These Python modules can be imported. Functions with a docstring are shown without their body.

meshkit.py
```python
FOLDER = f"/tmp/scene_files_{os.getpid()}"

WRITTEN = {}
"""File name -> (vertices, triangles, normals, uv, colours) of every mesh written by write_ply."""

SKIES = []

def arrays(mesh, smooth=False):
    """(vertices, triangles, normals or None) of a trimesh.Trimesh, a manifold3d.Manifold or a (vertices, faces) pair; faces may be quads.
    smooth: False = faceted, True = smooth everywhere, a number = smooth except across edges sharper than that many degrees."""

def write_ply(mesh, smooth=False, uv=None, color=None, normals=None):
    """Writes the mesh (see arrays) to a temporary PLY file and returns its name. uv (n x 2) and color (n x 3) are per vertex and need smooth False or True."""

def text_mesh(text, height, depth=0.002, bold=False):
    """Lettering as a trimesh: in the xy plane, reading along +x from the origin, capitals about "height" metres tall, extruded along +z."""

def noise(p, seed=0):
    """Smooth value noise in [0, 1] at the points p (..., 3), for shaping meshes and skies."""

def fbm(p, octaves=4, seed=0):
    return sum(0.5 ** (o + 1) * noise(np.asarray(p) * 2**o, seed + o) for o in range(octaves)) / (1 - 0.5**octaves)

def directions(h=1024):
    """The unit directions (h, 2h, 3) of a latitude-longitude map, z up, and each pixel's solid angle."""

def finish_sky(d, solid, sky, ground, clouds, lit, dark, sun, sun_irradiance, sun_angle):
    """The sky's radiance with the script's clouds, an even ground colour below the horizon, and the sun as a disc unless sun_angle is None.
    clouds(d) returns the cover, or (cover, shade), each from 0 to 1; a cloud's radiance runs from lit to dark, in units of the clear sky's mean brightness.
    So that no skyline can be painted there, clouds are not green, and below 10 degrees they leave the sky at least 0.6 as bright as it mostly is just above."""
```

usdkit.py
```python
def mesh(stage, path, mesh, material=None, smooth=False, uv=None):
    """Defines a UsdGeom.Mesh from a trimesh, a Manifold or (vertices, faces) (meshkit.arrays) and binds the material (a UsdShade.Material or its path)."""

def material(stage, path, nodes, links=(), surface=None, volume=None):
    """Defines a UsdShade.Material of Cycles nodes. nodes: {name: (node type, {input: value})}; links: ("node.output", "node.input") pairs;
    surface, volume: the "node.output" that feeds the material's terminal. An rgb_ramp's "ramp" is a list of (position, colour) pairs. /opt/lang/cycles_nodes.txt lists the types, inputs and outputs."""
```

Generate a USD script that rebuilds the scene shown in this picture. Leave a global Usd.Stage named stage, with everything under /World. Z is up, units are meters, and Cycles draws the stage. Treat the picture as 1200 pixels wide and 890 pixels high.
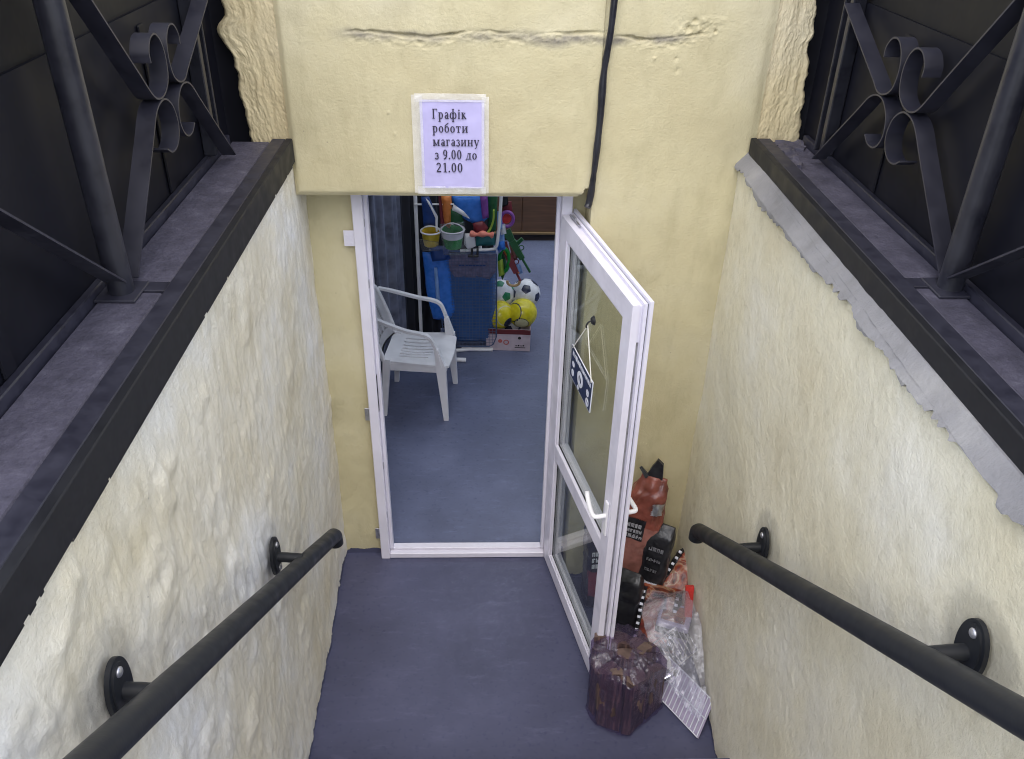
import math, random
import numpy as np, trimesh, manifold3d as m3
import shapely, shapely.geometry as sg, shapely.ops as so, shapely.affinity as sa
from pxr import Usd, UsdGeom, UsdLux, UsdShade, Gf, Sdf
import usdkit, meshkit
from meshkit import noise, fbm

stage = Usd.Stage.CreateInMemory()
UsdGeom.SetStageUpAxis(stage, UsdGeom.Tokens.z); UsdGeom.SetStageMetersPerUnit(stage, 1.0)
UsdGeom.Xform.Define(stage, '/World'); UsdGeom.Scope.Define(stage, '/World/Looks')
PI = math.pi

# ---------------------------------------------------------------- camera, sky, sun, exposure
F, PITCH, YAW, ROLL, CAMZ = 995.3, .56335, .04062, .02206, 3.25
EXPOSURE = 2.15
SUN_EL, SUN_AZ = math.radians(55), math.radians(184)       # azimuth: atan2(x, y) of the direction towards the sun
SUN_I, SUN_ANGLE, SKY_S = .13, 60., .14
cp, sp = math.cos(PITCH), math.sin(PITCH)
fw = np.array([math.sin(YAW)*cp, math.cos(YAW)*cp, -sp]); rt = np.array([math.cos(YAW), -math.sin(YAW), 0]); up = np.cross(rt, fw)
r2 = rt*math.cos(ROLL)+up*math.sin(ROLL); u2 = -rt*math.sin(ROLL)+up*math.cos(ROLL)
cam = UsdGeom.Camera.Define(stage, '/World/camera')
M = np.eye(4); M[0, :3], M[1, :3], M[2, :3], M[3, :3] = r2, u2, -fw, (0, 0, CAMZ)
cam.AddTransformOp().Set(Gf.Matrix4d(*M.ravel().tolist()))
cam.CreateHorizontalApertureAttr(36.0); cam.CreateVerticalApertureAttr(36.0*890/1200); cam.CreateFocalLengthAttr(36.0*F/1200)
cam.CreateClippingRangeAttr(Gf.Vec2f(.05, 500)); cam.CreateExposureAttr(EXPOSURE)
dome = UsdLux.DomeLight.Define(stage, '/World/sky')
dome.GetPrim().SetCustomDataByKey('kind', 'structure')
skymat = usdkit.material(stage, '/World/Looks/sky_look', {
    's': ('sky_texture', {'sky_type': 'single_scattering', 'sun_disc': False, 'sun_elevation': SUN_EL, 'sun_rotation': SUN_AZ}),
    'tc': ('texture_coordinate', {}), 'n': ('noise_texture', {'scale': 2.2, 'detail': 5.0, 'roughness': .55}),
    'r': ('rgb_ramp', {'ramp': [(.30, (.35,)*3), (.62, (.8,)*3)]}),
    'c': ('mix', {'color2': (3.3, 3.25, 3.4)}), 'b': ('background_shader', {'strength': SKY_S})},
    [('tc.generated', 'n.vector'), ('n.fac', 'r.fac'), ('r.color', 'c.fac'), ('s.color', 'c.color1'), ('c.color', 'b.color')], surface='b.background')
UsdShade.MaterialBindingAPI.Apply(dome.GetPrim()).Bind(skymat)
sun = UsdLux.DistantLight.Define(stage, '/World/sun')
sun.CreateNormalizeAttr(True); sun.CreateIntensityAttr(SUN_I); sun.CreateAngleAttr(SUN_ANGLE); sun.CreateColorAttr(Gf.Vec3f(1, .93, .83))
sd = np.array([math.sin(SUN_AZ)*math.cos(SUN_EL), math.cos(SUN_AZ)*math.cos(SUN_EL), math.sin(SUN_EL)])
zx = sd; xx = np.cross([0, 0, 1.], zx); xx /= np.linalg.norm(xx); yx = np.cross(zx, xx)
M = np.eye(4); M[0, :3], M[1, :3], M[2, :3] = xx, yx, zx
sun.AddTransformOp().Set(Gf.Matrix4d(*M.ravel().tolist()))

# ---------------------------------------------------------------- materials
MATS = {}
def mat(name, nodes, links=(), surface='p.BSDF'):
    MATS[name] = usdkit.material(stage, '/World/Looks/'+name, nodes, links, surface=surface); return MATS[name]
def simple(name, c, rough=.5, metal=0., var=.12, scale=14., bump=.0, bscale=60., spec=.5, coat=0., coord='pos', trans=0.):
    """Plain paint, plastic, card or metal with a little tonal variation and fine relief."""
    c = np.array(c, float)
    nodes = {'g': ('geometry', {}), 'n': ('noise_texture', {'scale': scale, 'detail': 4.0}),
             'r': ('rgb_ramp', {'ramp': [(.3, tuple(c*(1-var))), (.7, tuple(np.minimum(c*(1+var), 1)))]}),
             'p': ('principled_bsdf', {'roughness': rough, 'metallic': metal, 'specular_ior_level': spec, 'coat_weight': coat}),
             'n2': ('noise_texture', {'scale': bscale, 'detail': 3.0}), 'b': ('bump', {'strength': bump, 'distance': .003}),
             'rr': ('map_range', {'from_min': .3, 'from_max': .7, 'to_min': max(rough-.1, .03), 'to_max': min(rough+.12, 1)})}
    links = [('g.position', 'n.vector'), ('n.fac', 'r.fac'), ('r.color', 'p.base_color'), ('n.fac', 'rr.value'), ('rr.result', 'p.roughness')]
    if bump: links += [('g.position', 'n2.vector'), ('n2.fac', 'b.height'), ('b.normal', 'p.normal')]
    return mat(name, nodes, links)

def plaster(name, tones, stain=None, streak=(9, 9, 3.2), bump=.55, grain=95., speck=.5, floorpaint=True, overspray=(), crack=False):
    """Painted rough plaster: mottled tones, dark pits, trowel relief; floor paint lapped over its foot."""
    N = {'g': ('geometry', {}), 'mp': ('mapping', {'scale': streak}),
         'n1': ('noise_texture', {'scale': 1.7, 'detail': 5.0, 'roughness': .6}), 'n2': ('noise_texture', {'scale': 1.0, 'detail': 6.0, 'roughness': .65}),
         'n3': ('noise_texture', {'scale': grain, 'detail': 6.0, 'roughness': .7}),
         'r1': ('rgb_ramp', {'ramp': [(.28, tones[0]), (.5, tones[1]), (.72, tones[2])]}),
         'r2': ('rgb_ramp', {'ramp': [(.25, (.80, .79, .76)), (.5, (1, 1, 1)), (.8, (1.0, .99, .96))]}),
         'm1': ('mix', {'mix_type': 'multiply', 'fac': .75}),
         'v': ('voronoi_texture', {'scale': 11.0, 'randomness': 1.0}), 'vr': ('rgb_ramp', {'ramp': [(.0, (speck,)*3), (.018, (speck,)*3), (.035, (0, 0, 0))]}),
         'vn': ('noise_texture', {'scale': 5.0}), 'vc': ('map_range', {'from_min': .44, 'from_max': .58, 'clamp': True}), 'vm': ('math', {'math_type': 'multiply'}),
         'm2': ('mix', {'color2': (.12, .11, .10)}),
         'h1': ('math', {'math_type': 'multiply', 'value2': .55}), 'h2': ('math', {'math_type': 'multiply_add', 'value2': .35}),
         'b': ('bump', {'strength': bump, 'distance': .013}),
         'p': ('principled_bsdf', {'roughness': .62, 'specular_ior_level': .35})}
    L = [('g.position', 'n1.vector'), ('g.position', 'mp.vector'), ('mp.vector', 'n2.vector'), ('g.position', 'n3.vector'), ('n1.fac', 'r1.fac'), ('n2.fac', 'r2.fac'),
         ('r1.color', 'm1.color1'), ('r2.color', 'm1.color2'), ('g.position', 'v.vector'), ('v.distance', 'vr.fac'), ('g.position', 'vn.vector'), ('vn.fac', 'vc.value'),
         ('vr.color', 'vm.value1'), ('vc.result', 'vm.value2'), ('vm.value', 'm2.fac'), ('m1.color', 'm2.color1'),
         ('n2.fac', 'h1.value1'), ('n3.fac', 'h2.value1'), ('h1.value', 'h2.value3'), ('h2.value', 'b.height'), ('b.normal', 'p.normal')]
    last = 'm2.color'
    if floorpaint:
        N |= {'sx': ('separate_xyz', {}), 'fn': ('noise_texture', {'scale': 9.0, 'detail': 4.0}), 'fm': ('map_range', {'from_min': .3, 'from_max': .7, 'to_min': .0, 'to_max': .055}),
              'fl': ('math', {'math_type': 'less_than'}), 'm3': ('mix', {'color2': FLOOR_C})}
        L += [('g.position', 'sx.vector'), ('g.position', 'fn.vector'), ('fn.fac', 'fm.value'), ('sx.z', 'fl.value1'), ('fm.result', 'fl.value2'), ('fl.value', 'm3.fac'), (last, 'm3.color1')]
        last = 'm3.color'
    if crack:                  # grey dirt and bare mortar along the broken joint
        N |= {'cs': ('separate_xyz', {}), 'cn': ('noise_texture', {'scale': 6.0, 'detail': 5.0}), 'co': ('math', {'math_type': 'multiply_add', 'value2': .085, 'value3': -2.668-.0425}), 'cz': ('math', {'math_type': 'add'}),
              'ca': ('math', {'math_type': 'absolute'}), 'cr': ('map_range', {'from_min': .004, 'from_max': .026, 'to_min': .8, 'to_max': 0., 'clamp': True}), 'cx': ('map_range', {'from_min': .70, 'from_max': .84, 'to_min': 1., 'to_max': 0., 'clamp': True}),
              'cy': ('map_range', {'from_min': -.55, 'from_max': -.42, 'to_min': 0., 'to_max': 1., 'clamp': True}), 'c1': ('math', {'math_type': 'multiply'}), 'c2': ('math', {'math_type': 'multiply'}), 'c3': ('math', {'math_type': 'multiply'}), 'cg': ('rgb_ramp', {'ramp': [(.38, (.25,)*3), (.6, (1,)*3)]}), 'cm': ('mix', {'color2': (.15, .135, .12)})}
        L += [('g.position', 'cs.vector'), ('g.position', 'cn.vector'), ('cn.fac', 'co.value1'), ('cs.z', 'cz.value1'), ('co.value', 'cz.value2'), ('cz.value', 'ca.value1'), ('ca.value', 'cr.value'), ('cs.x', 'cx.value'), ('cs.x', 'cy.value'),
              ('cr.result', 'c1.value1'), ('cx.result', 'c1.value2'), ('c1.value', 'c2.value1'), ('cy.result', 'c2.value2'), ('n2.fac', 'cg.fac'), ('c2.value', 'c3.value1'), ('cg.color', 'c3.value2'), ('c3.value', 'cm.fac'), (last, 'cm.color1')]
        last = 'cm.color'
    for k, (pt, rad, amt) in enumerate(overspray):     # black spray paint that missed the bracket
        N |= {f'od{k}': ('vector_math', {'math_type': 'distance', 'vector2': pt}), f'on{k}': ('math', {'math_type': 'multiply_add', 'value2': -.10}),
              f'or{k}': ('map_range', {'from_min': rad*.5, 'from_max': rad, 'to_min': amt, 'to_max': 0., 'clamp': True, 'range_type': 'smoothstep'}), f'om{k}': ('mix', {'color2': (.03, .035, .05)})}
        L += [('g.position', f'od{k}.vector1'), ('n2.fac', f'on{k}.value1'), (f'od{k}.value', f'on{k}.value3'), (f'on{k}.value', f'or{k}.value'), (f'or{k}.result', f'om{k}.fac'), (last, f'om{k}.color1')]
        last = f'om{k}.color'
    L.append((last, 'p.base_color'))
    return mat(name, N, L)

FLOOR_C = (.068, .071, .124)
XL, XR, YF, YR = -.715, .99, 3.20, 3.39       # stairwell sides, facade plane, recessed wall behind the door frame
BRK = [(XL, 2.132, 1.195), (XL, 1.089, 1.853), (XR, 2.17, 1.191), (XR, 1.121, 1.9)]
plaster('plaster_facade', [(.455, .395, .235), (.52, .463, .288), (.557, .505, .345)], bump=.6, grain=85, crack=True)
plaster('plaster_recess', [(.46, .405, .24), (.53, .475, .29), (.57, .52, .35)], bump=.5, grain=70)
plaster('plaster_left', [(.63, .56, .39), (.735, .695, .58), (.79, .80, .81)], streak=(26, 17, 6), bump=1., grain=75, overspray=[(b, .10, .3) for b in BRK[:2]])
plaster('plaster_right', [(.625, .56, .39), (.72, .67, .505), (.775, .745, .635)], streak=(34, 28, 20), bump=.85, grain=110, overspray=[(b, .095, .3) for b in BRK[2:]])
plaster('plaster_pilaster', [(.46, .37, .21), (.54, .455, .275), (.58, .51, .35)], streak=(22, 22, 6), bump=.9, grain=60)
plaster('grey_mortar', [(.15, .148, .155), (.235, .23, .235), (.36, .35, .33)], bump=1., grain=50, floorpaint=False)
def floor_mat(name, c):
    c = np.array(c)
    return mat(name, {'g': ('geometry', {}), 'n': ('noise_texture', {'scale': 1.6, 'detail': 6.0, 'roughness': .6}), 'n2': ('noise_texture', {'scale': 38.0, 'detail': 4.0}),
        'r': ('rgb_ramp', {'ramp': [(.28, tuple(c*.72)), (.45, tuple(c*.95)), (.55, tuple(c*1.04)), (.75, tuple(c*1.30+.012))]}), 'n4': ('noise_texture', {'scale': 150.0, 'detail': 2.0}),
        'mp5': ('mapping', {'scale': (2.5, 9.0, 1.0), 'rotation': (0, 0, .5)}), 'n5': ('noise_texture', {'scale': 2.2, 'detail': 8.0, 'roughness': .75}), 'r5': ('rgb_ramp', {'ramp': [(.54, (0,)*3), (.74, (.5,)*3)]}), 'm5': ('mix', {'color2': tuple(c*1.7+.02)}),
        'v': ('voronoi_texture', {'scale': 14.0}), 'vr': ('rgb_ramp', {'ramp': [(0, (.35,)*3), (.03, (.25,)*3), (.06, (0,)*3)]}), 'm': ('mix', {'color2': tuple(c*2.0)}),
        'rr': ('map_range', {'from_min': .35, 'from_max': .65, 'to_min': .30, 'to_max': .52}), 'b': ('bump', {'strength': .16, 'distance': .006}), 'p': ('principled_bsdf', {'specular_ior_level': .4})},
        [('g.position', 'n.vector'), ('g.position', 'n2.vector'), ('g.position', 'v.vector'), ('v.distance', 'vr.fac'), ('vr.color', 'm.fac'), ('n.fac', 'r.fac'), ('r.color', 'm.color1'), ('g.position', 'mp5.vector'), ('mp5.vector', 'n5.vector'), ('n5.fac', 'r5.fac'), ('r5.color', 'm5.fac'), ('m.color', 'm5.color1'), ('m5.color', 'p.base_color'),
         ('n2.fac', 'rr.value'), ('rr.result', 'p.roughness'), ('n2.fac', 'b.height'), ('b.normal', 'p.normal')])
floor_mat('floor_paint', FLOOR_C)
floor_mat('shop_floor_paint', (.118, .134, .215))
simple('black_metal', (.009, .009, .013), .36, var=.3, bump=.12, bscale=130)
simple('rail_black', (.0075, .0085, .0105), .5, var=.2, spec=.35, bump=.08, bscale=160)
simple('dark_sheet', (.0035, .0035, .006), .5, var=.35, scale=4, spec=.18)
simple('brown_sheet', (.0075, .0068, .007), .6, var=.3, spec=.2, scale=5, bump=.3, bscale=20)
simple('strap_paint', (.0125, .012, .0185), .45, var=.25, bump=.1)
mat('coping_slab', {'g': ('geometry', {}), 'n': ('noise_texture', {'scale': 14.0, 'detail': 8.0, 'roughness': .72}), 'r': ('rgb_ramp', {'ramp': [(.28, (.034, .032, .044)), (.46, (.055, .051, .070)), (.58, (.070, .065, .088)), (.68, (.100, .095, .12)), (.8, (.15, .145, .17))]}),
    'n2': ('noise_texture', {'scale': 70.0, 'detail': 4.0}), 'b': ('bump', {'strength': .5, 'distance': .006}), 'rr': ('map_range', {'from_min': .3, 'from_max': .7, 'to_min': .4, 'to_max': .7}), 'p': ('principled_bsdf', {'specular_ior_level': .4})},
    [('g.position', 'n.vector'), ('n.fac', 'r.fac'), ('r.color', 'p.base_color'), ('g.position', 'n2.vector'), ('n2.fac', 'b.height'), ('b.normal', 'p.normal'), ('n2.fac', 'rr.value'), ('rr.result', 'p.roughness')])
simple('coping_metal', (.0125, .012, .02), .5, var=.35, scale=22, bump=.15)
simple('fascia_metal', (.006, .006, .0075), .55, var=.3, bump=.15, spec=.3)
simple('white_upvc', (.66, .64, .72), .28, var=.05, scale=5)
simple('gasket', (.03, .03, .035), .5)
simple('steel', (.45, .45, .47), .35, metal=.9)
simple('chrome', (.75, .75, .78), .12, metal=1.)
simple('white_plastic', (.76, .75, .77), .35, var=.06, scale=9)
simple('ground_paving', (.22, .21, .20), .85, var=.3, scale=3, bump=.4, bscale=30)
simple('interior_white', (.62, .62, .64), .7, var=.06)
simple('ribbed_panel', (.085, .09, .12), .35, var=.25, scale=6)
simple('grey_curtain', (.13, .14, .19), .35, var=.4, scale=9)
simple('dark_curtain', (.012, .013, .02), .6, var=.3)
mat('brown_wood', {'g': ('geometry', {}), 'mp': ('mapping', {'scale': (3, 3, 40)}), 'n': ('noise_texture', {'scale': 1.5, 'detail': 6.0}),
    'r': ('rgb_ramp', {'ramp': [(.3, (.05, .026, .016)), (.7, (.085, .045, .026))]}), 'p': ('principled_bsdf', {'roughness': .4})},
    [('g.position', 'mp.vector'), ('mp.vector', 'n.vector'), ('n.fac', 'r.fac'), ('r.color', 'p.base_color')])
simple('gold_strip', (.16, .11, .055), .45, metal=.5)
simple('plinth_dark', (.02, .013, .012), .5)
mat('pane_glass', {'t': ('transparent_bsdf', {'color': (.90, .93, .92)}), 'g': ('glossy_bsdf', {'roughness': .02}), 'lw': ('layer_weight', {'blend': .5}), 'pw': ('math', {'math_type': 'power', 'value2': 5.0}), 'ma': ('math', {'math_type': 'multiply_add', 'value2': .90, 'value3': .03}), 'm': ('mix_closure', {})},
    [('lw.facing', 'pw.value1'), ('pw.value', 'ma.value1'), ('ma.value', 'm.fac'), ('t.BSDF', 'm.closure1'), ('g.BSDF', 'm.closure2')], surface='m.closure')
def film(name, tint, gloss=.25, milky=.03, mc=(.8, .8, .85)):
    return mat(name, {'g0': ('geometry', {}), 'n': ('noise_texture', {'scale': 34.0, 'detail': 4.0}), 'b': ('bump', {'strength': .7, 'distance': .02}),
        't': ('transparent_bsdf', {'color': tint}), 'g': ('glossy_bsdf', {'roughness': .12}), 'f': ('layer_weight', {'blend': .5}), 'pw': ('math', {'math_type': 'power', 'value2': 3.0}), 'ma': ('math', {'math_type': 'multiply_add', 'value2': .55, 'value3': gloss*.3}), 'd': ('diffuse_bsdf', {'color': mc}),
        'm': ('mix_closure', {}), 'm2': ('mix_closure', {'fac': milky})},
        [('g0.position', 'n.vector'), ('n.fac', 'b.height'), ('b.normal', 'g.normal'), ('b.normal', 'f.normal'), ('f.facing', 'pw.value1'), ('pw.value', 'ma.value1'), ('ma.value', 'm.fac'), ('t.BSDF', 'm2.closure1'), ('d.BSDF', 'm2.closure2'), ('m2.closure', 'm.closure1'), ('g.BSDF', 'm.closure2')], surface='m.closure')
film('thin_film', (.97, .97, .98), .05, .02); film('clear_film', (.88, .88, .92), .2, .05); film('dark_film', (.70, .61, .76), .25, .10, (.10, .08, .16)); film('tape_film', (.97, .97, .97), .25, .30, (.85, .83, .80))
simple('notice_paper', (.45, .415, .66), .5, var=.05, scale=12, bump=.25, bscale=40, coat=.4)
simple('ink', (.03, .025, .05), .6)
simple('sign_navy', (.012, .02, .055), .4)
simple('sign_white', (.62, .64, .70), .5)
simple('dull_white', (.30, .30, .32), .6)
simple('cord_white', (.75, .73, .66), .7)
for n, c, r in [('red_plastic', (.50, .03, .025), .3), ('orange_plastic', (.62, .20, .05), .4), ('coral_plastic', (.72, .22, .16), .4), ('yellow_plastic', (.62, .44, .03), .35),
                ('green_plastic', (.01, .22, .035), .35), ('dark_green_plastic', (.014, .085, .028), .4), ('blue_plastic', (.035, .17, .60), .3), ('deep_blue', (.012, .045, .19), .4),
                ('pack_blue', (.035, .105, .29), .4), ('light_blue', (.22, .36, .66), .35), ('lilac_card', (.33, .29, .40), .5), ('purple_plastic', (.20, .06, .30), .4), ('maroon', (.16, .02, .03), .5),
                ('lime_plastic', (.30, .42, .05), .4), ('black_plastic', (.01, .01, .012), .4), ('teal', (.03, .16, .17), .4), ('wood_tan', (.42, .27, .13), .6),
                ('ball_yellow', (.60, .52, .02), .25), ('ball_white', (.72, .72, .76), .3), ('ball_cream', (.55, .52, .30), .35), ('ball_green', (.03, .22, .12), .3), ('navy_patch', (.02, .025, .06), .3), ('card_white', (.58, .48, .52), .7), ('card_maroon', (.14, .02, .025), .6),
                ('pink_print', (.50, .12, .10), .6), ('wire_grey', (.06, .095, .19), .4)]:
    simple(n, c, r, var=.1, scale=25)
simple('header_film', (.17, .15, .24), .35, var=.35, scale=22, bump=.6, bscale=30)
simple('bag_orange', (.17, .048, .033), .27, var=.55, scale=11, bump=.9, bscale=30)
simple('bag_pink', (.25, .105, .085), .32, var=.4, scale=12, bump=.9, bscale=30)
simple('bag_black', (.012, .012, .014), .3, var=.4, scale=12, bump=1., bscale=34)
mat('bag_flame', {'g': ('geometry', {}), 'n': ('noise_texture', {'scale': 11.0, 'detail': 3.0, 'distortion': 1.2}), 'r': ('rgb_ramp', {'ramp': [(.32, (.02, .012, .012)), (.42, (.14, .016, .010)), (.5, (.26, .05, .014)), (.57, (.30, .20, .13)), (.62, (.18, .04, .02)), (.7, (.05, .02, .015))]}),
    'p': ('principled_bsdf', {'roughness': .3}), 'n2': ('noise_texture', {'scale': 22.0}), 'b': ('bump', {'strength': .5, 'distance': .01})},
    [('g.position', 'n.vector'), ('n.fac', 'r.fac'), ('r.color', 'p.base_color'), ('g.position', 'n2.vector'), ('n2.fac', 'b.height'), ('b.normal', 'p.normal')])
mat('split_wood', {'g': ('geometry', {}), 'mp': ('mapping', {'scale': (60, 60, 5)}), 'n': ('noise_texture', {'scale': 1.4, 'detail': 5.0}), 'r': ('rgb_ramp', {'ramp': [(.3, (.035, .021, .02)), (.5, (.085, .05, .044)), (.72, (.24, .15, .11))]}),
    'p': ('principled_bsdf', {'roughness': .7}), 'b': ('bump', {'strength': .6, 'distance': .006}), 'ri': ('object_info', {})},
    [('g.position', 'mp.vector'), ('mp.vector', 'n.vector'), ('n.fac', 'r.fac'), ('r.color', 'p.base_color'), ('n.fac', 'b.height'), ('b.normal', 'p.normal')])
simple('wood_end', (.12, .08, .065), .75, var=.3, scale=40, bump=.4)

# ---------------------------------------------------------------- scene-tree helpers
used = {}
def numbered(path):
    k = used.get(path, 0); used[path] = k+1
    return path if k == 0 else f'{path}_{k:03d}'
def tag(p, label=None, cat=None, group=None, kind=None):
    for k, v in (('label', label), ('category', cat), ('group', group), ('kind', kind)):
        if v: p.SetCustomDataByKey(k, v)
    return p
LOC = {}
def thing(name, label, cat, loc=(0, 0, 0), group=None, kind=None):
    x = UsdGeom.Xform.Define(stage, numbered('/World/'+name)); x.AddTranslateOp().Set(Gf.Vec3d(*map(float, loc)))
    LOC[str(x.GetPath())] = np.array(loc, float)
    return tag(x.GetPrim(), label, cat, group, kind)
def cat_(ms):
    out = []
    for m in ms:
        v, f, _ = meshkit.arrays(m); out.append(trimesh.Trimesh(v, f, process=False))
    return trimesh.util.concatenate(out)
def part(name, mesh, material, parent=None, label=None, cat=None, group=None, kind=None, smooth=35):
    """One Mesh prim; mesh in world coordinates, moved into its thing's frame."""
    if isinstance(mesh, list): mesh = cat_(mesh)
    v, f, _ = meshkit.arrays(mesh)
    path = '/World' if parent is None else str(parent.GetPath())
    root = '/'.join(path.split('/')[:3]); v = v - LOC.get(root, np.zeros(3))
    m = usdkit.mesh(stage, numbered(path+'/'+name), trimesh.Trimesh(v, f, process=False), MATS[material], smooth=smooth)
    return tag(m.GetPrim(), label, cat, group, kind)

def box(x0, x1, y0, y1, z0, z1, bev=0.):
    if bev <= 0:
        b = trimesh.creation.box((x1-x0, y1-y0, z1-z0)); b.apply_translation(((x0+x1)/2, (y0+y1)/2, (z0+z1)/2)); return b
    pts = []
    for sx in (0, 1):
        for sy in (0, 1):
            for sz in (0, 1):
                c = np.array([(x0, x1)[sx], (y0, y1)[sy], (z0, z1)[sz]], float); s = np.array([1-2*sx, 1-2*sy, 1-2*sz])*bev
                for k in range(3):
                    d = s.copy(); d[k] = 0; pts.append(c+d)
    return trimesh.convex.convex_hull(np.array(pts))
def tube(pts, r, n=14, caps=True):
    pts = np.asarray(pts, float); r = np.broadcast_to(r, len(pts)); V = []
    t = np.gradient(pts, axis=0); t /= np.linalg.norm(t, axis=1, keepdims=True)
    a = np.cross(t[0], [0, 0, 1.]); a = a if np.linalg.norm(a) > .1 else np.cross(t[0], [1., 0, 0])
    for i in range(len(pts)):
        a = a - t[i]*(a@t[i]); a /= np.linalg.norm(a); b = np.cross(t[i], a)
        th = np.arange(n)/n*2*PI; V.append(pts[i]+r[i]*(np.cos(th)[:, None]*a+np.sin(th)[:, None]*b))
    V = np.vstack(V); Fc = []
    for i in range(len(pts)-1):
        for k in range(n):
            p, q = i*n+k, i*n+(k+1) % n; Fc += [[p, q, q+n], [p, q+n, p+n]]
    if caps:
        V = np.vstack([V, pts[:1], pts[-1:]]); c0, c1 = len(V)-2, len(V)-1; e = (len(pts)-1)*n
        for k in range(n): Fc += [[c0, (k+1) % n, k], [c1, e+k, e+(k+1) % n]]
    return trimesh.Trimesh(V, Fc, process=False)
def spline(pts, n=8):
    """Catmull-Rom through the points."""
    P = np.asarray(pts, float); P = np.vstack([2*P[0]-P[1], P, 2*P[-1]-P[-2]]); out = []
    for i in range(1, len(P)-2):
        for t in np.arange(n)/n:
            out.append(.5*((2*P[i])+(-P[i-1]+P[i+1])*t+(2*P[i-1]-5*P[i]+4*P[i+1]-P[i+2])*t*t+(-P[i-1]+3*P[i]-3*P[i+1]+P[i+2])*t**3))
    return np.array(out+[P[-2]])
def ribbon(pts, wdir, width, thick):
    """Flat bar that follows pts, its width along wdir."""
    pts = np.asarray(pts, float); w = np.asarray(wdir, float); w /= np.linalg.norm(w); width = np.broadcast_to(width, len(pts))
    t = np.gradient(pts, axis=0); t /= np.linalg.norm(t, axis=1, keepdims=True)
    nn = np.cross(t, w); nn /= np.linalg.norm(nn, axis=1, keepdims=True)
    V = np.stack([pts+w*(sw*width[:, None]/2)+nn*(sn*thick/2) for sw, sn in ((-1, -1), (1, -1), (1, 1), (-1, 1))], 1).reshape(-1, 3); Fc = []
    for i in range(len(pts)-1):
        for k in range(4):
            p, q = i*4+k, i*4+(k+1) % 4; Fc += [[p, q, q+4], [p, q+4, p+4]]
    e = (len(pts)-1)*4; Fc += [[0, 2, 1], [0, 3, 2], [e, e+1, e+2], [e, e+2, e+3]]
    m = trimesh.Trimesh(V, Fc, process=False); return m
def taper(p0, p1, s0, s1, xdir=(1, 0, 0)):
    """Tapered rectangular bar from p0 to p1."""
    p0, p1 = np.asarray(p0, float), np.asarray(p1, float); t = (p1-p0)/np.linalg.norm(p1-p0)
    a = np.asarray(xdir, float); a = a-t*(a@t); a /= np.linalg.norm(a); b = np.cross(t, a)
    return trimesh.convex.convex_hull(np.array([p+a*sa_*s[0]/2+b*sb*s[1]/2 for p, s in ((p0, s0), (p1, s1)) for sa_ in (-1, 1) for sb in (-1, 1)]))
def extr(poly, d):
    gs = [g for g in getattr(poly, 'geoms', [poly]) if g.area > 1e-9]
    return trimesh.util.concatenate([trimesh.creation.extrude_polygon(g, d, engine='earcut') for g in gs])
def xform(m, R, t):
    m = m.copy(); m.vertices = m.vertices@np.asarray(R, float).T+np.asarray(t, float); return m
def face_south(m, x0, z0, y):      # xy drawing -> standing on plane y, facing -y
    return xform(m, [[1, 0, 0], [0, 0, -1], [0, 1, 0]], (x0, y, z0))
def rotz(a): c, s = math.cos(a), math.sin(a); return np.array([[c, -s, 0], [s, c, 0], [0, 0, 1]])
def rotx(a): c, s = math.cos(a), math.sin(a); return np.array([[1, 0, 0], [0, c, -s], [0, s, c]])
def roty(a): c, s = math.cos(a), math.sin(a); return np.array([[c, 0, s], [0, 1, 0], [-s, 0, c]])

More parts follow.
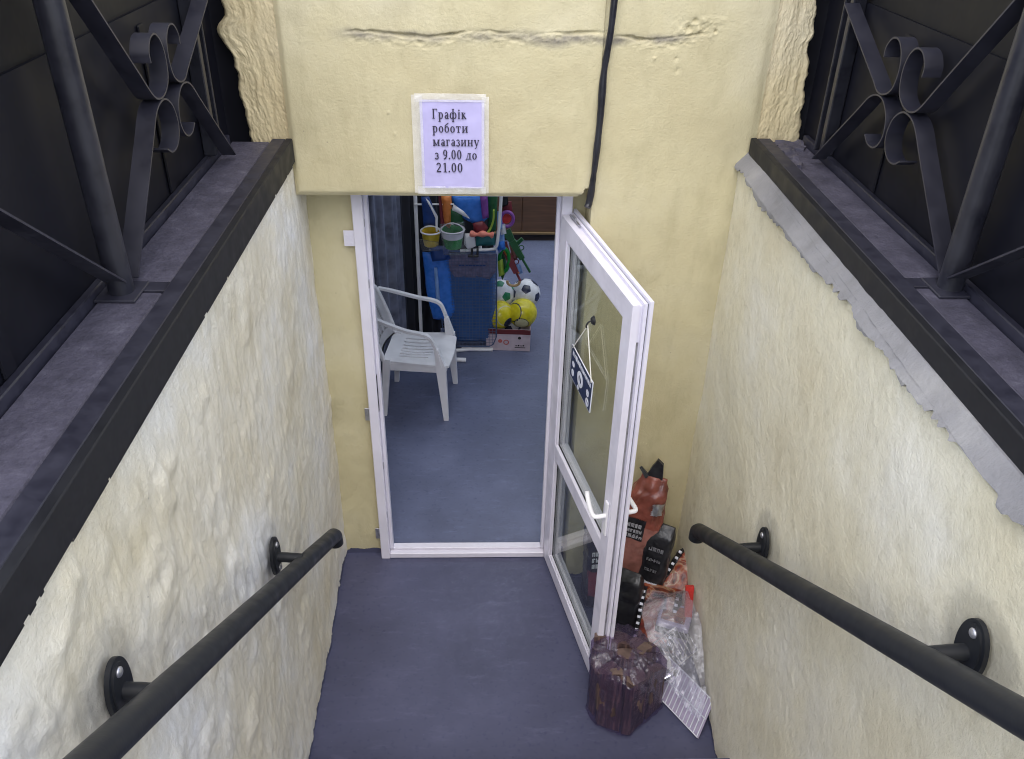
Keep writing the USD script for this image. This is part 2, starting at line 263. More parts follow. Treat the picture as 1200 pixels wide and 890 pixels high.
def sheet(us, vs, to3, disp, thick, keep=None):
    """A plaster face: grid over (u, v), displaced outwards, with edges of the given thickness. to3(u, v, d) -> xyz."""
    U, Vv = np.meshgrid(us, vs, indexing='ij'); D = disp(U, Vv); nu, nv = U.shape
    P = to3(U, Vv, D).reshape(-1, 3); idx = np.arange(nu*nv).reshape(nu, nv)
    q = np.stack([idx[:-1, :-1], idx[1:, :-1], idx[1:, 1:], idx[:-1, 1:]], -1)
    k = np.ones((nu-1, nv-1), bool) if keep is None else keep((U[:-1, :-1]+U[1:, 1:])/2, (Vv[:-1, :-1]+Vv[1:, 1:])/2)
    q = q[k]; faces = np.vstack([q[:, [0, 1, 2]], q[:, [0, 2, 3]]])
    e = np.vstack([q[:, [0, 1]], q[:, [1, 2]], q[:, [2, 3]], q[:, [3, 0]]])
    key = np.sort(e, 1); _, inv, cnt = np.unique(key, axis=0, return_inverse=True, return_counts=True); be = e[cnt[inv] == 1]
    B = to3(U, Vv, D-thick).reshape(-1, 3); n = len(P)
    faces = np.vstack([faces, np.stack([be[:, 1], be[:, 0], be[:, 0]+n], 1), np.stack([be[:, 1], be[:, 0]+n, be[:, 1]+n], 1)])
    m = trimesh.Trimesh(np.vstack([P, B]), faces, process=False); m.remove_unreferenced_vertices(); return m
def P3(a, b, c): return np.stack(np.broadcast_arrays(a, b, c), -1)

# ---------------------------------------------------------------- ground, stairs, floors
GZ = 2.2
def ground_sheet():
    outer = sg.box(-60, -60, 60, 60).difference(sg.box(-.94, -1.62, 1.195, 3.5)).difference(sg.box(-3.2, 3.2, 3.6, 8.2))
    m = extr(outer, .05); m.apply_translation((0, 0, GZ-.05)); return m
part('ground', ground_sheet(), 'ground_paving', None, 'grey paved ground around the stairwell and the shop', 'ground', kind='structure')
part('landing_floor', box(XL-.03, XR+.03, 1.5, YR+.06, -.2, 0), 'floor_paint', None, 'blue grey painted landing at the foot of the steps', 'floor', kind='structure')
st = thing('stairs', 'blue grey painted concrete steps down to the landing', 'stairs', (0, 2.06, 0), kind='structure')
for k in range(13):
    y1 = 2.043-.262*k; z1 = .17*(k+1)
    part('step', box(XL-.02, XR+.02, y1-.262 if k < 12 else y1-.6, y1-.002*(k > 0), max(z1-.5, -.1), z1-.0005*k, .008), 'floor_paint', st)
part('shop_floor', box(-3.0, 3.4, YR+.06, 8.0, -.2, .002), 'shop_floor_paint', None, 'worn blue grey painted floor inside the shop', 'floor', kind='structure')

# ---------------------------------------------------------------- retaining walls (rough plaster, real relief)
def left_disp(Y, Z):
    p = P3(Y, Z, 0*Y)
    big = (fbm(p*1.6, 4, 3)-.5)*.034; st = (fbm(p*np.array([13, 3.2, 1])+np.stack([Z*3, 0*Y, 0*Y], -1), 4, 9)-.5)*.022
    blob = np.clip(fbm(p*6.5, 3, 21)-.55, 0, 1)*.03
    rough = .45+.55*np.clip((3.0-Y)/1.2, 0, 1)
    drag = np.abs(noise(p*np.array([30, 6, 1]), 77)-.5)*.010
    d = big*.9+(st*.75+blob*1.4-drag)*rough+(np.abs(fbm(p*np.array([48, 15, 1])+np.stack([Z*4, 0*Y, 0*Y], -1), 3, 44)-.5))*.012-.016
    return d-np.clip((Z-2.13)/.06, 0, 1)*np.maximum(d+.008, 0)
def right_disp(Y, Z):
    p = P3(Y, Z, 0*Y)
    stip = np.clip(noise(p*70, 5)*noise(p*33, 8)-.36, 0, 1)*np.clip(fbm(p*2.2, 3, 31)*2.4-.8, 0, 1)*.007
    return (fbm(p*1.5, 3, 13)-.5)*.02+(fbm(p*np.array([9, 6, 1]), 4, 17)-.5)*.007+stip
zl = np.linspace(-.03, 2.206, 250); yl = np.linspace(YR+.05, .75, 330)
w = thing('retaining_wall', 'rough whitish yellow plastered stairwell wall on the left, heavily trowelled', 'wall', (XL, 1.5, 0))
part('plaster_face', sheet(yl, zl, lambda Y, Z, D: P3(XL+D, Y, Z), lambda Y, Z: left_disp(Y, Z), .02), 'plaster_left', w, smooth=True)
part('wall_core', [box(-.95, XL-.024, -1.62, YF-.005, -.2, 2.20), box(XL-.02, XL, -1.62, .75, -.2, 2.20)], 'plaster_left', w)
def edge_z(y): return np.interp(y, [1.16, 1.66, 2.24, 3.2], [2.226, 2.220, 2.200, 2.204])+(fbm(P3(y*9, 0*y, 0*y), 5, 41)-.5)*.055+(noise(P3(y*60, 0*y, 0*y), 42)-.5)*.014
w = thing('retaining_wall', 'smoother yellow stippled stairwell wall on the right, beside the open door', 'wall', (XR, 1.5, 0))
zr = np.r_[np.linspace(-.03, 2.214, 250)]
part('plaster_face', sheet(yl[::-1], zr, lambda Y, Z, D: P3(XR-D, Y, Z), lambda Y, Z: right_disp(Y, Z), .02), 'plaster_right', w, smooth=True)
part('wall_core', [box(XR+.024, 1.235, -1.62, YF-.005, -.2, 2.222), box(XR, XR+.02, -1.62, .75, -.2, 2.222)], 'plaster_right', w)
def mortar_band():
    ys = np.linspace(.75, 3.215, 420); pl = sg.Polygon(list(zip(ys, np.minimum(edge_z(ys), 2.222)))+[(3.215, 2.262), (.75, 2.262)]).buffer(0)
    g = m3.Manifold.extrude(m3.CrossSection([np.array(sg.polygon.orient(pl, 1).exterior.coords)[:-1]]), .012).refine_to_length(.016).to_mesh(); v = g.vert_properties[:, :3]
    x = XR-np.maximum(right_disp(v[:, 0], np.minimum(v[:, 1], 2.20)), -.004)-.004+np.clip(v[:, 1]-2.212, 0, 1)*.9+(fbm(P3(v[:, 0]*22, v[:, 1]*30, 0*v[:, 0]), 4, 47)-.5)*.006*(v[:, 2] > .006)
    return trimesh.Trimesh(P3(x-.003-v[:, 2], v[:, 0], v[:, 1]), g.tri_verts[:, ::-1], process=False)
part('mortar_band', mortar_band(), 'grey_mortar', w, 'bare grey mortar band with a ragged painted edge under the coping', smooth=40)

# ---------------------------------------------------------------- facade above and beside the door
def joint(X, Z, x0, x1, z, seed, depth=.015, wdt=.006):
    zc = z+(fbm(P3(X*5, 0*X, 0*X), 6, seed)-.5)*.05; ww = wdt*(.35+1.0*fbm(P3(X*22, 0*X, 0*X), 3, seed+1)); depth = depth*np.clip(2.2*fbm(P3(X*9, Z*20, 0*X), 4, seed+5)-.55, .1, 1.3)
    on = np.clip((X-x0)/.06, 0, 1)*np.clip((x1-X)/.06, 0, 1)
    lip = np.exp(-((Z-zc+.018)/.022)**2)*.012*(fbm(P3(X*45, Z*70, 0*X), 3, 3)-.5)
    return (-depth*np.exp(-((Z-zc)/ww)**2)+lip)*on
def facade_disp(X, Z):
    p = P3(X, Z, 0*X)
    d = (fbm(p*2.1, 4, 51)-.5)*.014+(fbm(p*np.array([12, 10, 1]), 3, 55)-.5)*.0045
    d += joint(X, Z, -.50, .445, 2.675, 61)+joint(X, Z, .455, .80, 2.672, 66, .013, .0055)
    for (px, pz, r, h) in ((.83, 2.695, .006, -.010), (.755, 2.73, .008, -.008), (.735, 2.705, .009, -.008), (.62, 2.6, .006, .006), (.70, 2.60, .006, -.006), (.71, 2.56, .008, -.006), (-.33, 2.32, .005, .006), (-.35, 2.4, .005, .006)):
        d += h*np.exp(-((X-px)**2+(Z-pz)**2)/r**2)
    lump = noise(p*np.array([26, 26, 1]), 71)
    return d+(fbm(p*np.array([60, 60, 1]), 3, 72)-.5)*.016*np.exp(-((Z-2.70)/.035)**2)*np.clip((X-.66)/.05, 0, 1)*np.clip((.86-X)/.05, 0, 1)+np.clip(lump-.62, 0, 1)*.008*np.exp(-((Z-2.73)/.03)**2)*np.clip((X-.66)/.05, 0, 1)
RECX = .417
def ZF(a): return np.r_[np.linspace(a, 2.60, 80), np.linspace(2.603, 2.78, 70), np.linspace(2.79, 3.5, 30)]
fc = thing('shop_facade', 'cream yellow plastered shop front wall over and around the basement door', 'wall', (.15, YF, 0))
def lint_keep(X, Z):                                       # rounded lower right corner of the lintel
    return ~((X > RECX-.02-.04) & (Z < 2.075+.04) & ((X-(RECX-.06))**2+(Z-2.115)**2 > .04**2))
lp = sheet(np.linspace(XL-.012, RECX+.012, 300), ZF(2.075), lambda X, Z, D: P3(X, YF-D-.008, Z), lambda X, Z: facade_disp(X, Z)-.018*np.exp(-(np.minimum(Z-2.075, X-XL+.012)/.012)**2), .19, lint_keep)
part('lintel', lp, 'plaster_facade', fc, smooth=50)
part('wall_face', sheet(np.linspace(RECX+.0135, 1.045, 160), np.r_[np.linspace(-.03, 2.07, 230), ZF(2.08)], lambda X, Z, D: P3(X, YF-D, Z), lambda X, Z: facade_disp(X, Z)-.012*np.exp(-((1.045-X)/.02)**2)*(Z > 2.2), .19), 'plaster_facade', fc, smooth=50)
part('recess_wall', [sheet(np.linspace(XL-.02, -.535, 24), np.linspace(-.03, 2.3, 200), lambda X, Z, D: P3(X, YR-D, Z), lambda X, Z: (fbm(P3(X*7, Z*7, 0*X), 4, 81)-.5)*.016, .1),
                     box(.365, RECX+.03, YR, YR+.1, -.03, 2.3)], 'plaster_recess', fc, smooth=50)
def pilaster(x0, x1, edge, seed):
    """Rough strip between the facade and the dark side panel; its outer edge is broken."""
    zs = np.r_[np.linspace(2.25, 2.95, 190), np.linspace(2.97, 3.5, 30)]; xe = np.interp(zs, *edge)+(fbm(P3(0*zs, 0*zs, zs*11), 4, seed)-.5)*.05
    def to3(U, Z, D):
        X = x0+(np.interp(Z, zs, xe)-x0)*U; return P3(X, YF+.018-D, Z)
    def dsp(U, Z):
        p = P3(U*.2, Z, 0*U); return (fbm(p*np.array([44, 12, 1]), 5, seed)-.5)*.013+(np.abs(fbm(p*np.array([95, 40, 1]), 3, seed+2)-.5))*.011+(fbm(p*np.array([5, 3, 1]), 2, seed+4)-.5)*.012-.025*np.clip((U-.9)/.1, 0, 1)**2
    return sheet(np.linspace(0, 1, 70), zs, to3, dsp, .05)
part('plaster_strip', pilaster(XL-.008, -.90, ([2.25, 2.4, 2.55, 2.62, 2.66, 2.72, 2.9], [-.885, -.893, -.902, -.915, -.94, -.912, -.905]), 91), 'plaster_pilaster', fc, smooth=50)
part('plaster_strip', pilaster(1.040, 1.2, ([2.25, 2.35, 2.5, 2.65, 2.8], [1.228, 1.228, 1.205, 1.195, 1.185]), 95), 'plaster_pilaster', fc, smooth=50)
bw = thing('shop_building', 'single storey shop building behind the plastered front with an unseen glazed roof added to light the inside', 'building', (0, 5.8, 0))
for a, b in ((-3.2, -.80), (1.10, 3.6)): part('front_wall', box(a, b, YF+.07, YF+.3, 0, 3.5), 'dark_sheet', bw)
for q in (box(-.80, -.56, YR+.1, YR+.2, 0, 2.25), box(.366, 1.10, YR+.1, YR+.2, 0, 2.25), box(-.80, 1.10, YR+.1, YR+.2, 2.251, 3.5)): part('inner_wall', q, 'interior_white', bw)
part('wall', box(-3.2, -3.0, 3.5, 8.2, 0, 3.0), 'interior_white', bw)
part('wall', box(3.4, 3.6, 3.5, 8.2, 0, 3.0), 'interior_white', bw)
part('wall', box(-3.0, 3.4, 8.0, 8.2, 0, 3.0), 'interior_white', bw)
# unseen flat roof; its wide glazed opening is added to light the shop
SKX0, SKX1, SKY0, SKY1 = -2.7, 3.2, 4.6, 7.95
rf = part('roof', [box(-3.2, SKX0, 3.5, 8.2, 2.9, 3.05), box(SKX1, 3.6, 3.5, 8.2, 2.9, 3.05), box(SKX0, SKX1, 3.5, SKY0, 2.9, 3.05), box(SKX0, SKX1, SKY1, 8.2, 2.9, 3.05)], 'interior_white', bw)
nb = 4
for k in range(nb+1):
    x = SKX0+(SKX1-SKX0)*k/nb; part('glazing_bar', box(x-.03, x+.03, SKY0, SKY1, 3.052, 3.10), 'white_upvc', rf)
for k in range(nb):
    a, b = SKX0+(SKX1-SKX0)*k/nb+.03, SKX0+(SKX1-SKX0)*(k+1)/nb-.03; part('pane', box(a, b, SKY0, SKY1, 3.07, 3.076), 'pane_glass', rf)  # added roof panes, out of view, letting sky light into the shop

# ---------------------------------------------------------------- copings, side panels, grilles
def side(s, xin, zb, xpost, xout, word, near):
    """s: +1 for the right side. xin: stair side of the coping; outwards is s."""
    X = lambda d: xin+s*d
    def bx(d0, d1, y0, y1, z0, z1, bev=0.): return box(min(X(d0), X(d1)), max(X(d0), X(d1)), y0, y1, z0, z1, bev)
    zt = zb+.092; wid = abs(xout-xin); dp = abs(xpost-xin)
    c = thing('wall_coping', f'dark metal edged coping on top of the {word} stairwell wall', 'coping', (xin, 1.5, zb))
    ys = [YF-.012, 1.95, .38, -.55, -1.55]
    part('fascia', bx(-.012, .012, -1.6, YF-.008, zb, zt, .003), 'fascia_metal', c)
    part('inner_flange', bx(.0125, .064, -1.6, YF-.008, zb+.02, zt-.002, .003), 'coping_metal', c)
    for k in range(4):
        y1, y0 = ys[k]-(.02 if k else .0), ys[k+1]+.035
        m = bx(.070, wid-.026, y0, y1, zb+.02, zt-.012, .006)
        part('slab', m, 'coping_slab', c)
        part('cross_strip', bx(.066, wid-.026, y0-.055, y0-.004, zb+.02, zt-.008, .002), 'coping_metal', c)
    part('outer_lip', bx(wid-.022, wid, -1.6, YF-.008, zb, zt+.012, .003), 'coping_metal', c)
    part('bed', bx(.0, wid+.0, -1.6, YF-.01, zb-.02, zb+.019), 'fascia_metal', c)
    PY0 = 1.15
    # side panel behind the grille
    p = thing('side_panel', f'black sheet metal panel behind the scrollwork railing on the {word}', 'panel', (xout, 1.5, zb))
    part('lower_sheet', bx(wid+.002, wid+.012, PY0, YF+.06, zb-.05, 2.835), 'dark_sheet', p)
    part('upper_sheet', bx(wid+.016, wid+.026, PY0, YF+.06, 2.80, 3.10), 'brown_sheet', p)
    for yy in (2.58, 1.5):
        part('seam_strip', bx(wid-.006, wid+.0015, yy-.025, yy+.025, zt+.013, 2.80, .003), 'dark_sheet', p)
    part('end_post', [bx(wid-.045, wid-.001, 2.93, 2.96, zt+.013, 3.1, .003), bx(wid-.045, wid-.001, 3.0, 3.012, zt+.013, 3.1, .003)], 'black_metal', p)
    part('top_trim', bx(wid-.01, wid+.04, PY0, YF+.06, 3.101, 3.14, .004), 'black_metal', p)
    # railing: round posts and bent flat bars
    g = thing('scroll_railing', f'black wrought iron railing with scrolled bars on the {word} coping', 'railing', (xpost, 2.0, zt))
    for yy in (1.92, .38, -1.4): 
        part('post', tube([(xpost, yy, zt-.01), (xpost, yy, 3.0), (xpost, yy, 3.22)], .031, 24), 'black_metal', g)
        part('foot_plate', bx(dp-.05, min(dp+.05, wid-.024), yy-.055, yy+.055, zt-.011, zt-.004, .002), 'coping_metal', g)
    part('top_rail', bx(dp-.03, dp+.03, -1.55, YF-.02, 3.2205, 3.26, .004), 'black_metal', g)
    dz = zt-2.345
    for k, (yc, ef, en, zC) in enumerate(((2.425+(.05 if s < 0 else 0), .50, .50, 2.652), (1.17, .76, .74, 2.83), (-.50, .82, .84, 2.83))):
        for sy, e in ((1, ef), (-1, en)):                   # far side, near side
            sl = (.47 if sy == 1 else 1.08) if k == 0 else .62
            leg = [(e, zC+.020+(e-.158)*sl), (.158, zC+.020)]
            low = [(e, zt+.006), (.158, zC-.028)]
            for (p0, p1), tail in ((leg, [(.125, 2.604), (.075, 2.606), (.028, 2.634), (.012, 2.69), (.026, 2.74), (.062, 2.769), (.105, 2.766), (.135, 2.735), (.136, 2.705)]),
                                   (low, [(.115, 2.594), (.068, 2.588), (.026, 2.555), (.010, 2.505), (.026, 2.465), (.062, 2.443), (.105, 2.443), (.140, 2.462)])):
                st_ = [(p0[0]+(p1[0]-p0[0])*t, p0[1]+(p1[1]-p0[1])*t) for t in np.linspace(0, 1, 7)]+[(a*.93, zC+(b-2.605)*.93) for a, b in tail]
                q = spline([(xpost, yc+sy*a, b) for a, b in st_], 6)
                part('scroll_bar', ribbon(q, (1, 0, 0), .050, .005), 'strap_paint', g, smooth=40)
side(-1, XL-.010, 2.208, -.893, -.966, 'left', 0)
side(1, XR+.040, 2.228, 1.187, 1.240, 'right', 0)
mp_ = sg.Polygon([(1.10, 3.17), (1.205, 3.17), (1.21, 3.10), (1.175, 3.06), (1.155, 3.085), (1.135, 2.98), (1.11, 2.86), (1.095, 3.0)])
def mortar_patch():
    g = m3.Manifold.extrude(m3.CrossSection([np.array(sg.polygon.orient(mp_, 1).exterior.coords)[:-1]]), .01).refine_to_length(.012).to_mesh(); v = g.vert_properties[:, :3].copy()
    v[:, 2] = 2.300+(v[:, 2] > .005)*(.014+(fbm(P3(v[:, 0]*40, v[:, 1]*40, 0*v[:, 0]), 4, 6)-.5)*.03); v[:, 0] += (noise(P3(v[:, 1]*50, v[:, 0]*50, 0*v[:, 0]), 9)-.5)*.02
    return trimesh.Trimesh(v, g.tri_verts, process=False)
part('mortar_patch', mortar_patch(), 'coping_slab', None, 'lumpy grey mortar patch on the right coping against the shop wall', 'mortar', smooth=50)

# ---------------------------------------------------------------- handrails on the walls
def handrail(s, xw, pts, brackets, word):
    xr = xw-s*.102
    h = thing('handrail', f'black pipe handrail sloping down the {word} stairwell wall', 'handrail', (xr, pts[0][0], pts[0][1]))
    (ya, za), (yb, zb) = pts; d = np.array([0, yb-ya, zb-za]); d /= np.linalg.norm(d)
    A = np.array([xr, ya, za]); rr = .0315
    path = [A+np.array([0, .012, -.055]), A+np.array([0, .012, -.030]), A+np.array([0, .008, -.012]), A-np.array([0, 0, 0])+d*.012, A+d*.05, A+d*.5, A+d*1.6, A+d*4.3]
    part('rail', tube(path, rr, 28), 'rail_black', h, smooth=50)
    for (y, z) in brackets:
        t = np.linspace(0, 2*PI, 40, endpoint=False); oval = sg.Polygon(np.stack([.047*np.cos(t), .077*np.sin(t)], 1))
        pm = xform(extr(oval, .010), [[0, 0, -s], [1, 0, 0], [0, 1, 0]], (xw-s*.008, y, z))
        pm2 = xform(extr(oval.buffer(-.009), .005), [[0, 0, -s], [1, 0, 0], [0, 1, 0]], (xw-s*.018, y, z))
        b = part('bracket', [tube([(xw-s*.02, y, z-.005), (xw-s*.05, y, z-.006), (xr, y, z-.012)], .017, 18)], 'rail_black', h)
        part('wall_plate', [pm, pm2], 'rail_black', b)
        for dz in (.05, -.05):
            bm = trimesh.creation.icosphere(2, .011); bm.vertices *= (.55, 1, 1); bm.apply_translation((xw-s*.024, y, z+dz)); part('bolt', bm, 'steel', b)
handrail(-1, XL, ((2.636, .822), (.842, 2.011)), ((2.132, 1.195), (1.089, 1.853)), 'left')
handrail(1, XR, ((2.60, .871), (.871, 2.04)), ((2.17, 1.191), (1.121, 1.90)), 'right')

# ---------------------------------------------------------------- notice with the opening hours
def arc(cx, cy, rx, ry, a0, a1, n=14):
    a = np.radians(np.linspace(a0, a1, n)); return list(zip(cx+rx*np.cos(a), cy+ry*np.sin(a)))
K, T = .155, .065
def ringg(cx, cy, rx, ry):
    e = sg.Point(0, 0).buffer(1, 24); return sa.translate(sa.scale(e, rx, ry), cx, cy).difference(sa.translate(sa.scale(e, rx-K, ry-T), cx, cy))
def stem(x, y0, y1, w=K): return sg.box(x, y0, x+w, y1)
def serif(x, y, l=.28): return sg.box(x-l/2, y, x+l/2, y+T)
def ln(pts, w): return sg.LineString(pts).buffer(w/2, cap_style=2, join_style=1)
def glyph(c):
    x = .66
    def st(a, y0=0, y1=x): return [stem(a-K/2, y0, y1), serif(a, y0), serif(a, y1-T)]
    G = {'Г': (st(.2, 0, 1)+[sg.box(.12, 1-T, .66, 1), sg.box(.60, .74, .66, 1)], .72),
         'р': ([stem(.10, -.30, x), serif(.16, -.30), sg.box(.02, x-T, .2, x), ringg(.34, x/2, .26, x/2)], .68),
         'а': ([stem(.36, 0, x*.8), sg.box(.36, 0, .58, T), ringg(.27, .19, .21, .20), ln(arc(.29, x*.72, .15, x*.26, 10, 170), .08)], .60),
         'ф': ([ringg(.27, x/2, .24, x/2), ringg(.63, x/2, .24, x/2), stem(.45-K/2, -.30, 1), serif(.45, -.3), serif(.45, .94)], .95),
         'і': (st(.17)+[sg.Point(.17, .86).buffer(.085)], .38),
         'к': (st(.17)+[ln([(.2, .33), (.50, .63)], .08), ln([(.27, .36), (.56, .03)], K), serif(.56, 0, .2)], .70),
         'о': ([ringg(.30, x/2, .27, x/2)], .62),
         'б': ([ringg(.30, x/2, .27, x/2), ln([(.09, .35), (.12, .72), (.30, .84), (.50, .98)], .10)], .62),
         'т': (st(.32, 0, x)+[sg.box(.04, x-T, .60, x), sg.box(.04, x-.2, .09, x), sg.box(.55, x-.2, .60, x)], .66),
         'и': (st(.17)+st(.57)+[ln([(.2, .06), (.55, .60)], .07)], .76),
         'м': (st(.17)+st(.73)+[ln([(.18, .62), (.44, .05)], .12), ln([(.44, .05), (.72, .62)], .07)], .92),
         'г': (st(.17)+[sg.box(.1, x-T, .50, x), sg.box(.45, x-.2, .50, x)], .55),
         'з': ([ln(arc(.24, .49, .16, .15, 160, -85), .10), ln(arc(.24, .18, .19, .16, 88, -160), .12)], .52),
         'н': (st(.17)+st(.57)+[sg.box(.2, x/2-T/2, .55, x/2+T/2)], .76),
         'у': ([ln([(.12, .63), (.36, .05)], K), ln([(.58, .63), (.30, -.14), (.14, -.26)], .07), serif(.14, x-T), serif(.56, x-T, .2)], .68),
         'д': ([ln([(.14, .05), (.32, .62)], .07), stem(.44, .03, x), sg.box(.26, x-T, .64, x), sg.box(.03, 0, .68, T), sg.box(.03, -.15, .08, .03), sg.box(.63, -.15, .68, .03)], .72),
         '9': ([ringg(.30, .68, .25, .32), ln([(.48, .68), (.44, .3), (.30, .08), (.12, .02)], .13)], .62),
         '0': ([ringg(.30, .5, .26, .5)], .62),
         '2': ([ln(arc(.28, .72, .19, .24, 170, -30)+[(.10, .10)], .12), sg.box(.06, 0, .54, .13)], .62),
         '1': ([stem(.24, 0, 1), serif(.315, 0, .36), ln([(.12, .86), (.27, .96)], .07)], .58),
         '.': ([sg.Point(.13, .08).buffer(.09)], .28), ' ': ([], .34)}
    g, w = G[c]; return so.unary_union([q for q in g]) if g else sg.Polygon(), w
def line_mesh(text, cap, d=.0012):
    x, gs = 0, []
    for c in text:
        g, w = glyph(c)
        if not g.is_empty: gs.append(sa.translate(g, x, 0))
        x += w+.05
    return extr(sa.scale(so.unary_union(gs), cap, cap, origin=(0, 0)), d), x*cap
nt = thing('notice', 'white paper notice with black opening hours taped over the door', 'notice', (-.115, YF-.02, 2.1))
yn = YF-.026
def wavy(x0, x1, z0, z1, y, amp, seed, thick=.001):
    return sheet(np.linspace(x0, x1, 30), np.linspace(z0, z1, 36), lambda X, Z, D: P3(X, y-D, Z), lambda X, Z: (fbm(P3(X*22, Z*22, 0*X), 3, seed)-.5)*amp, thick)
part('paper', wavy(-.232, .005, 2.118, 2.452, yn, .004, 7), 'notice_paper', nt, smooth=True)
for (a, b, c, d) in ((-.262, -.222, 2.10, 2.47), (-.005, .022, 2.10, 2.465), (-.25, .012, 2.445, 2.475), (-.25, .012, 2.095, 2.125)):
    part('tape', wavy(a, b, c, d, yn-.003, .006, int(a*100)+90), 'tape_film', nt, smooth=True)
for k, tx in enumerate(('Графік', 'роботи', 'магазину', 'з 9.00 до', '21.00')):
    cap = .0365; lm, wd = line_mesh(tx, cap); tw = (.130, .135, .176, .162, .104)[k]
    lm.vertices[:, 0] *= tw/wd
    part('lettering', face_south(lm, -.188+(.006 if k >= 3 else 0)+.004*(k == 4), 2.384-.0505*k, yn-.0028), 'ink', nt, smooth=False)
cb = [(.462, 2.95), (.455, 2.80), (.450, 2.69), (.438, 2.55), (.436, 2.40), (.430, 2.25), (.424, 2.12), (.417, 2.062), (.410, 2.045)]
cq = spline([(x, YF-.022+.006*math.sin(i*1.9), z) for i, (x, z) in enumerate([(.47, 3.4)]+cb)], 6)
cr = .0125+.006*(fbm(P3(cq[:, 2]*14, 0*cq[:, 2], 0*cq[:, 2]), 3, 4)-.5)
part('cable', tube(cq, cr, 12), 'black_metal', None, 'black cable running down the yellow wall to the door head', 'cable')

# ---------------------------------------------------------------- door frame and open glazed door
FX0, FX1, FY0, FY1, FZT = -.54, .372, 3.345, 3.415, 2.075
df = thing('door_frame', 'white plastic frame of the shop doorway with a low threshold', 'door frame', (-.1, 3.38, 0))
part('jamb', [box(FX0, FX0+.045, FY0, FY1, 0, FZT, .003), box(FX0+.0455, FX0+.062, FY0+.028, FY1, .045, FZT-.045, .002)], 'white_upvc', df)
part('jamb', [box(FX1-.045, FX1, FY0, FY1, 0, FZT, .003), box(FX1-.062, FX1-.0455, FY0+.028, FY1, .045, FZT-.045, .002)], 'white_upvc', df)
part('head', [box(FX0+.0455, FX1-.0455, FY0, FY1, FZT-.045, FZT, .003), box(FX0+.0625, FX1-.0625, FY0+.028, FY1, FZT-.062, FZT-.0455, .002)], 'white_upvc', df)
part('threshold', [box(FX0+.0455, FX1-.0455, FY0+.002, FY1, .003, .036, .003), box(FX0+.0625, FX1-.0625, FY0+.03, FY1, .0365, .05, .002)], 'white_upvc', df)
for z, w_ in ((1.83, .05), (.93, .025), (.17, .025)):
    part('fixing_plate', [box(FX0-w_*.9, FX0-.001, FY0+.012, FY0+.016, z-.035, z+.035, .001)]+[box(FX0-w_*.75+.018*(i % 2), FX0-w_*.75+.010+.018*(i % 2), FY0+.010, FY0+.0118, z-.026+.018*(i//2), z-.017+.018*(i//2)) for i in range(6 if w_ > .03 else 0)], 'white_upvc' if w_ > .03 else 'steel', df)
for z, l in ((1.05, .20), (1.62, .035), (1.9, .03), (.62, .035), (.3, .03)):
    part('strike_plate', box(FX0+.0451, FX0+.0475, FY0+.006, FY0+.022, z-l/2, z+l/2, .0006), 'gasket' if l > .1 else 'steel', df)
AL = math.radians(102); LD = np.array([-math.cos(AL), -math.sin(AL), 0]); LN = np.array([-LD[1], LD[0], 0])   # along the leaf; towards the right wall
H0 = np.array([.327, 3.336, 0])
def leafm(m):      # leaf coordinates (u, w, z) -> world
    m = m.copy(); v = m.vertices; m.vertices = H0+v[:, :1]*LD+v[:, 1:2]*LN+np.c_[0*v[:, 0], 0*v[:, 0], v[:, 2]]; m.invert() if np.dot(np.cross(LD, LN), [0, 0, 1]) < 0 else None; return m
LW, Z0, Z1 = .838, .022, 1.95
def ring_side(which, o, i, w0, w1):
    """Mitred member of a rectangular ring: o outset beyond the leaf edge, i inset of its inner edge."""
    u0, u1, a0, a1 = -o, LW+o, Z0-o, Z1+o; U0, U1, A0, A1 = i, LW-i, Z0+i, Z1-i
    q = {'hinge': [(u0, a0), (U0, A0), (U0, A1), (u0, a1)], 'lock': [(u1, a0), (U1, A0), (U1, A1), (u1, a1)], 'top': [(u0, a1), (u1, a1), (U1, A1), (U0, A1)], 'bottom': [(u0, a0), (u1, a0), (U1, A0), (U0, A0)]}[which]
    return leafm(trimesh.convex.convex_hull(np.array([(u, w_, z) for u, z in q for w_ in (w0, w1)])))
dr = thing('glass_door', 'white framed glazed shop door swung wide open towards the right wall', 'door', tuple(H0))
for nm, wh in (('hinge_stile', 'hinge'), ('lock_stile', 'lock'), ('top_rail', 'top'), ('bottom_rail', 'bottom')):
    q = part(nm, [ring_side(wh, 0, .080, .0, .026), ring_side(wh, -.010, .072, .0262, .040), ring_side(wh, .004, .080, .0402, .052), ring_side(wh, .016, .078, .0555, .068)], 'white_upvc', dr, smooth=20)
    part('gasket', [ring_side(wh, .002, .03, .0522, .0553), ring_side(wh, -.075, .086, .014, .022)], 'gasket', q, smooth=20)
    part('glazing_bead', [ring_side(wh, -.0805, .092, .006, .015)], 'white_upvc', q, smooth=20)
part('lock_strip', leafm(box(LW-.0098, LW-.0085, .028, .038, .3, 1.8)), 'steel', dr)
MZ0, MZ1 = .745, .825
mr = part('mid_rail', [leafm(box(.0805, LW-.0805, .0005, .0395, MZ0, MZ1, .002)), leafm(box(.0805, LW-.0805, .0405, .066, MZ0+.003, MZ1-.003, .002))], 'white_upvc', dr)
part('gasket', [leafm(box(.087, LW-.087, .015, .021, MZ0-.004, MZ0-.0005)), leafm(box(.087, LW-.087, .015, .021, MZ1+.0005, MZ1+.004))], 'gasket', mr)
for a, b in ((Z0+.078, MZ0+.004), (MZ1-.004, Z1-.078)):
    part('pane', leafm(box(.078, LW-.078, .0225, .0265, a, b)), 'pane_glass', dr)
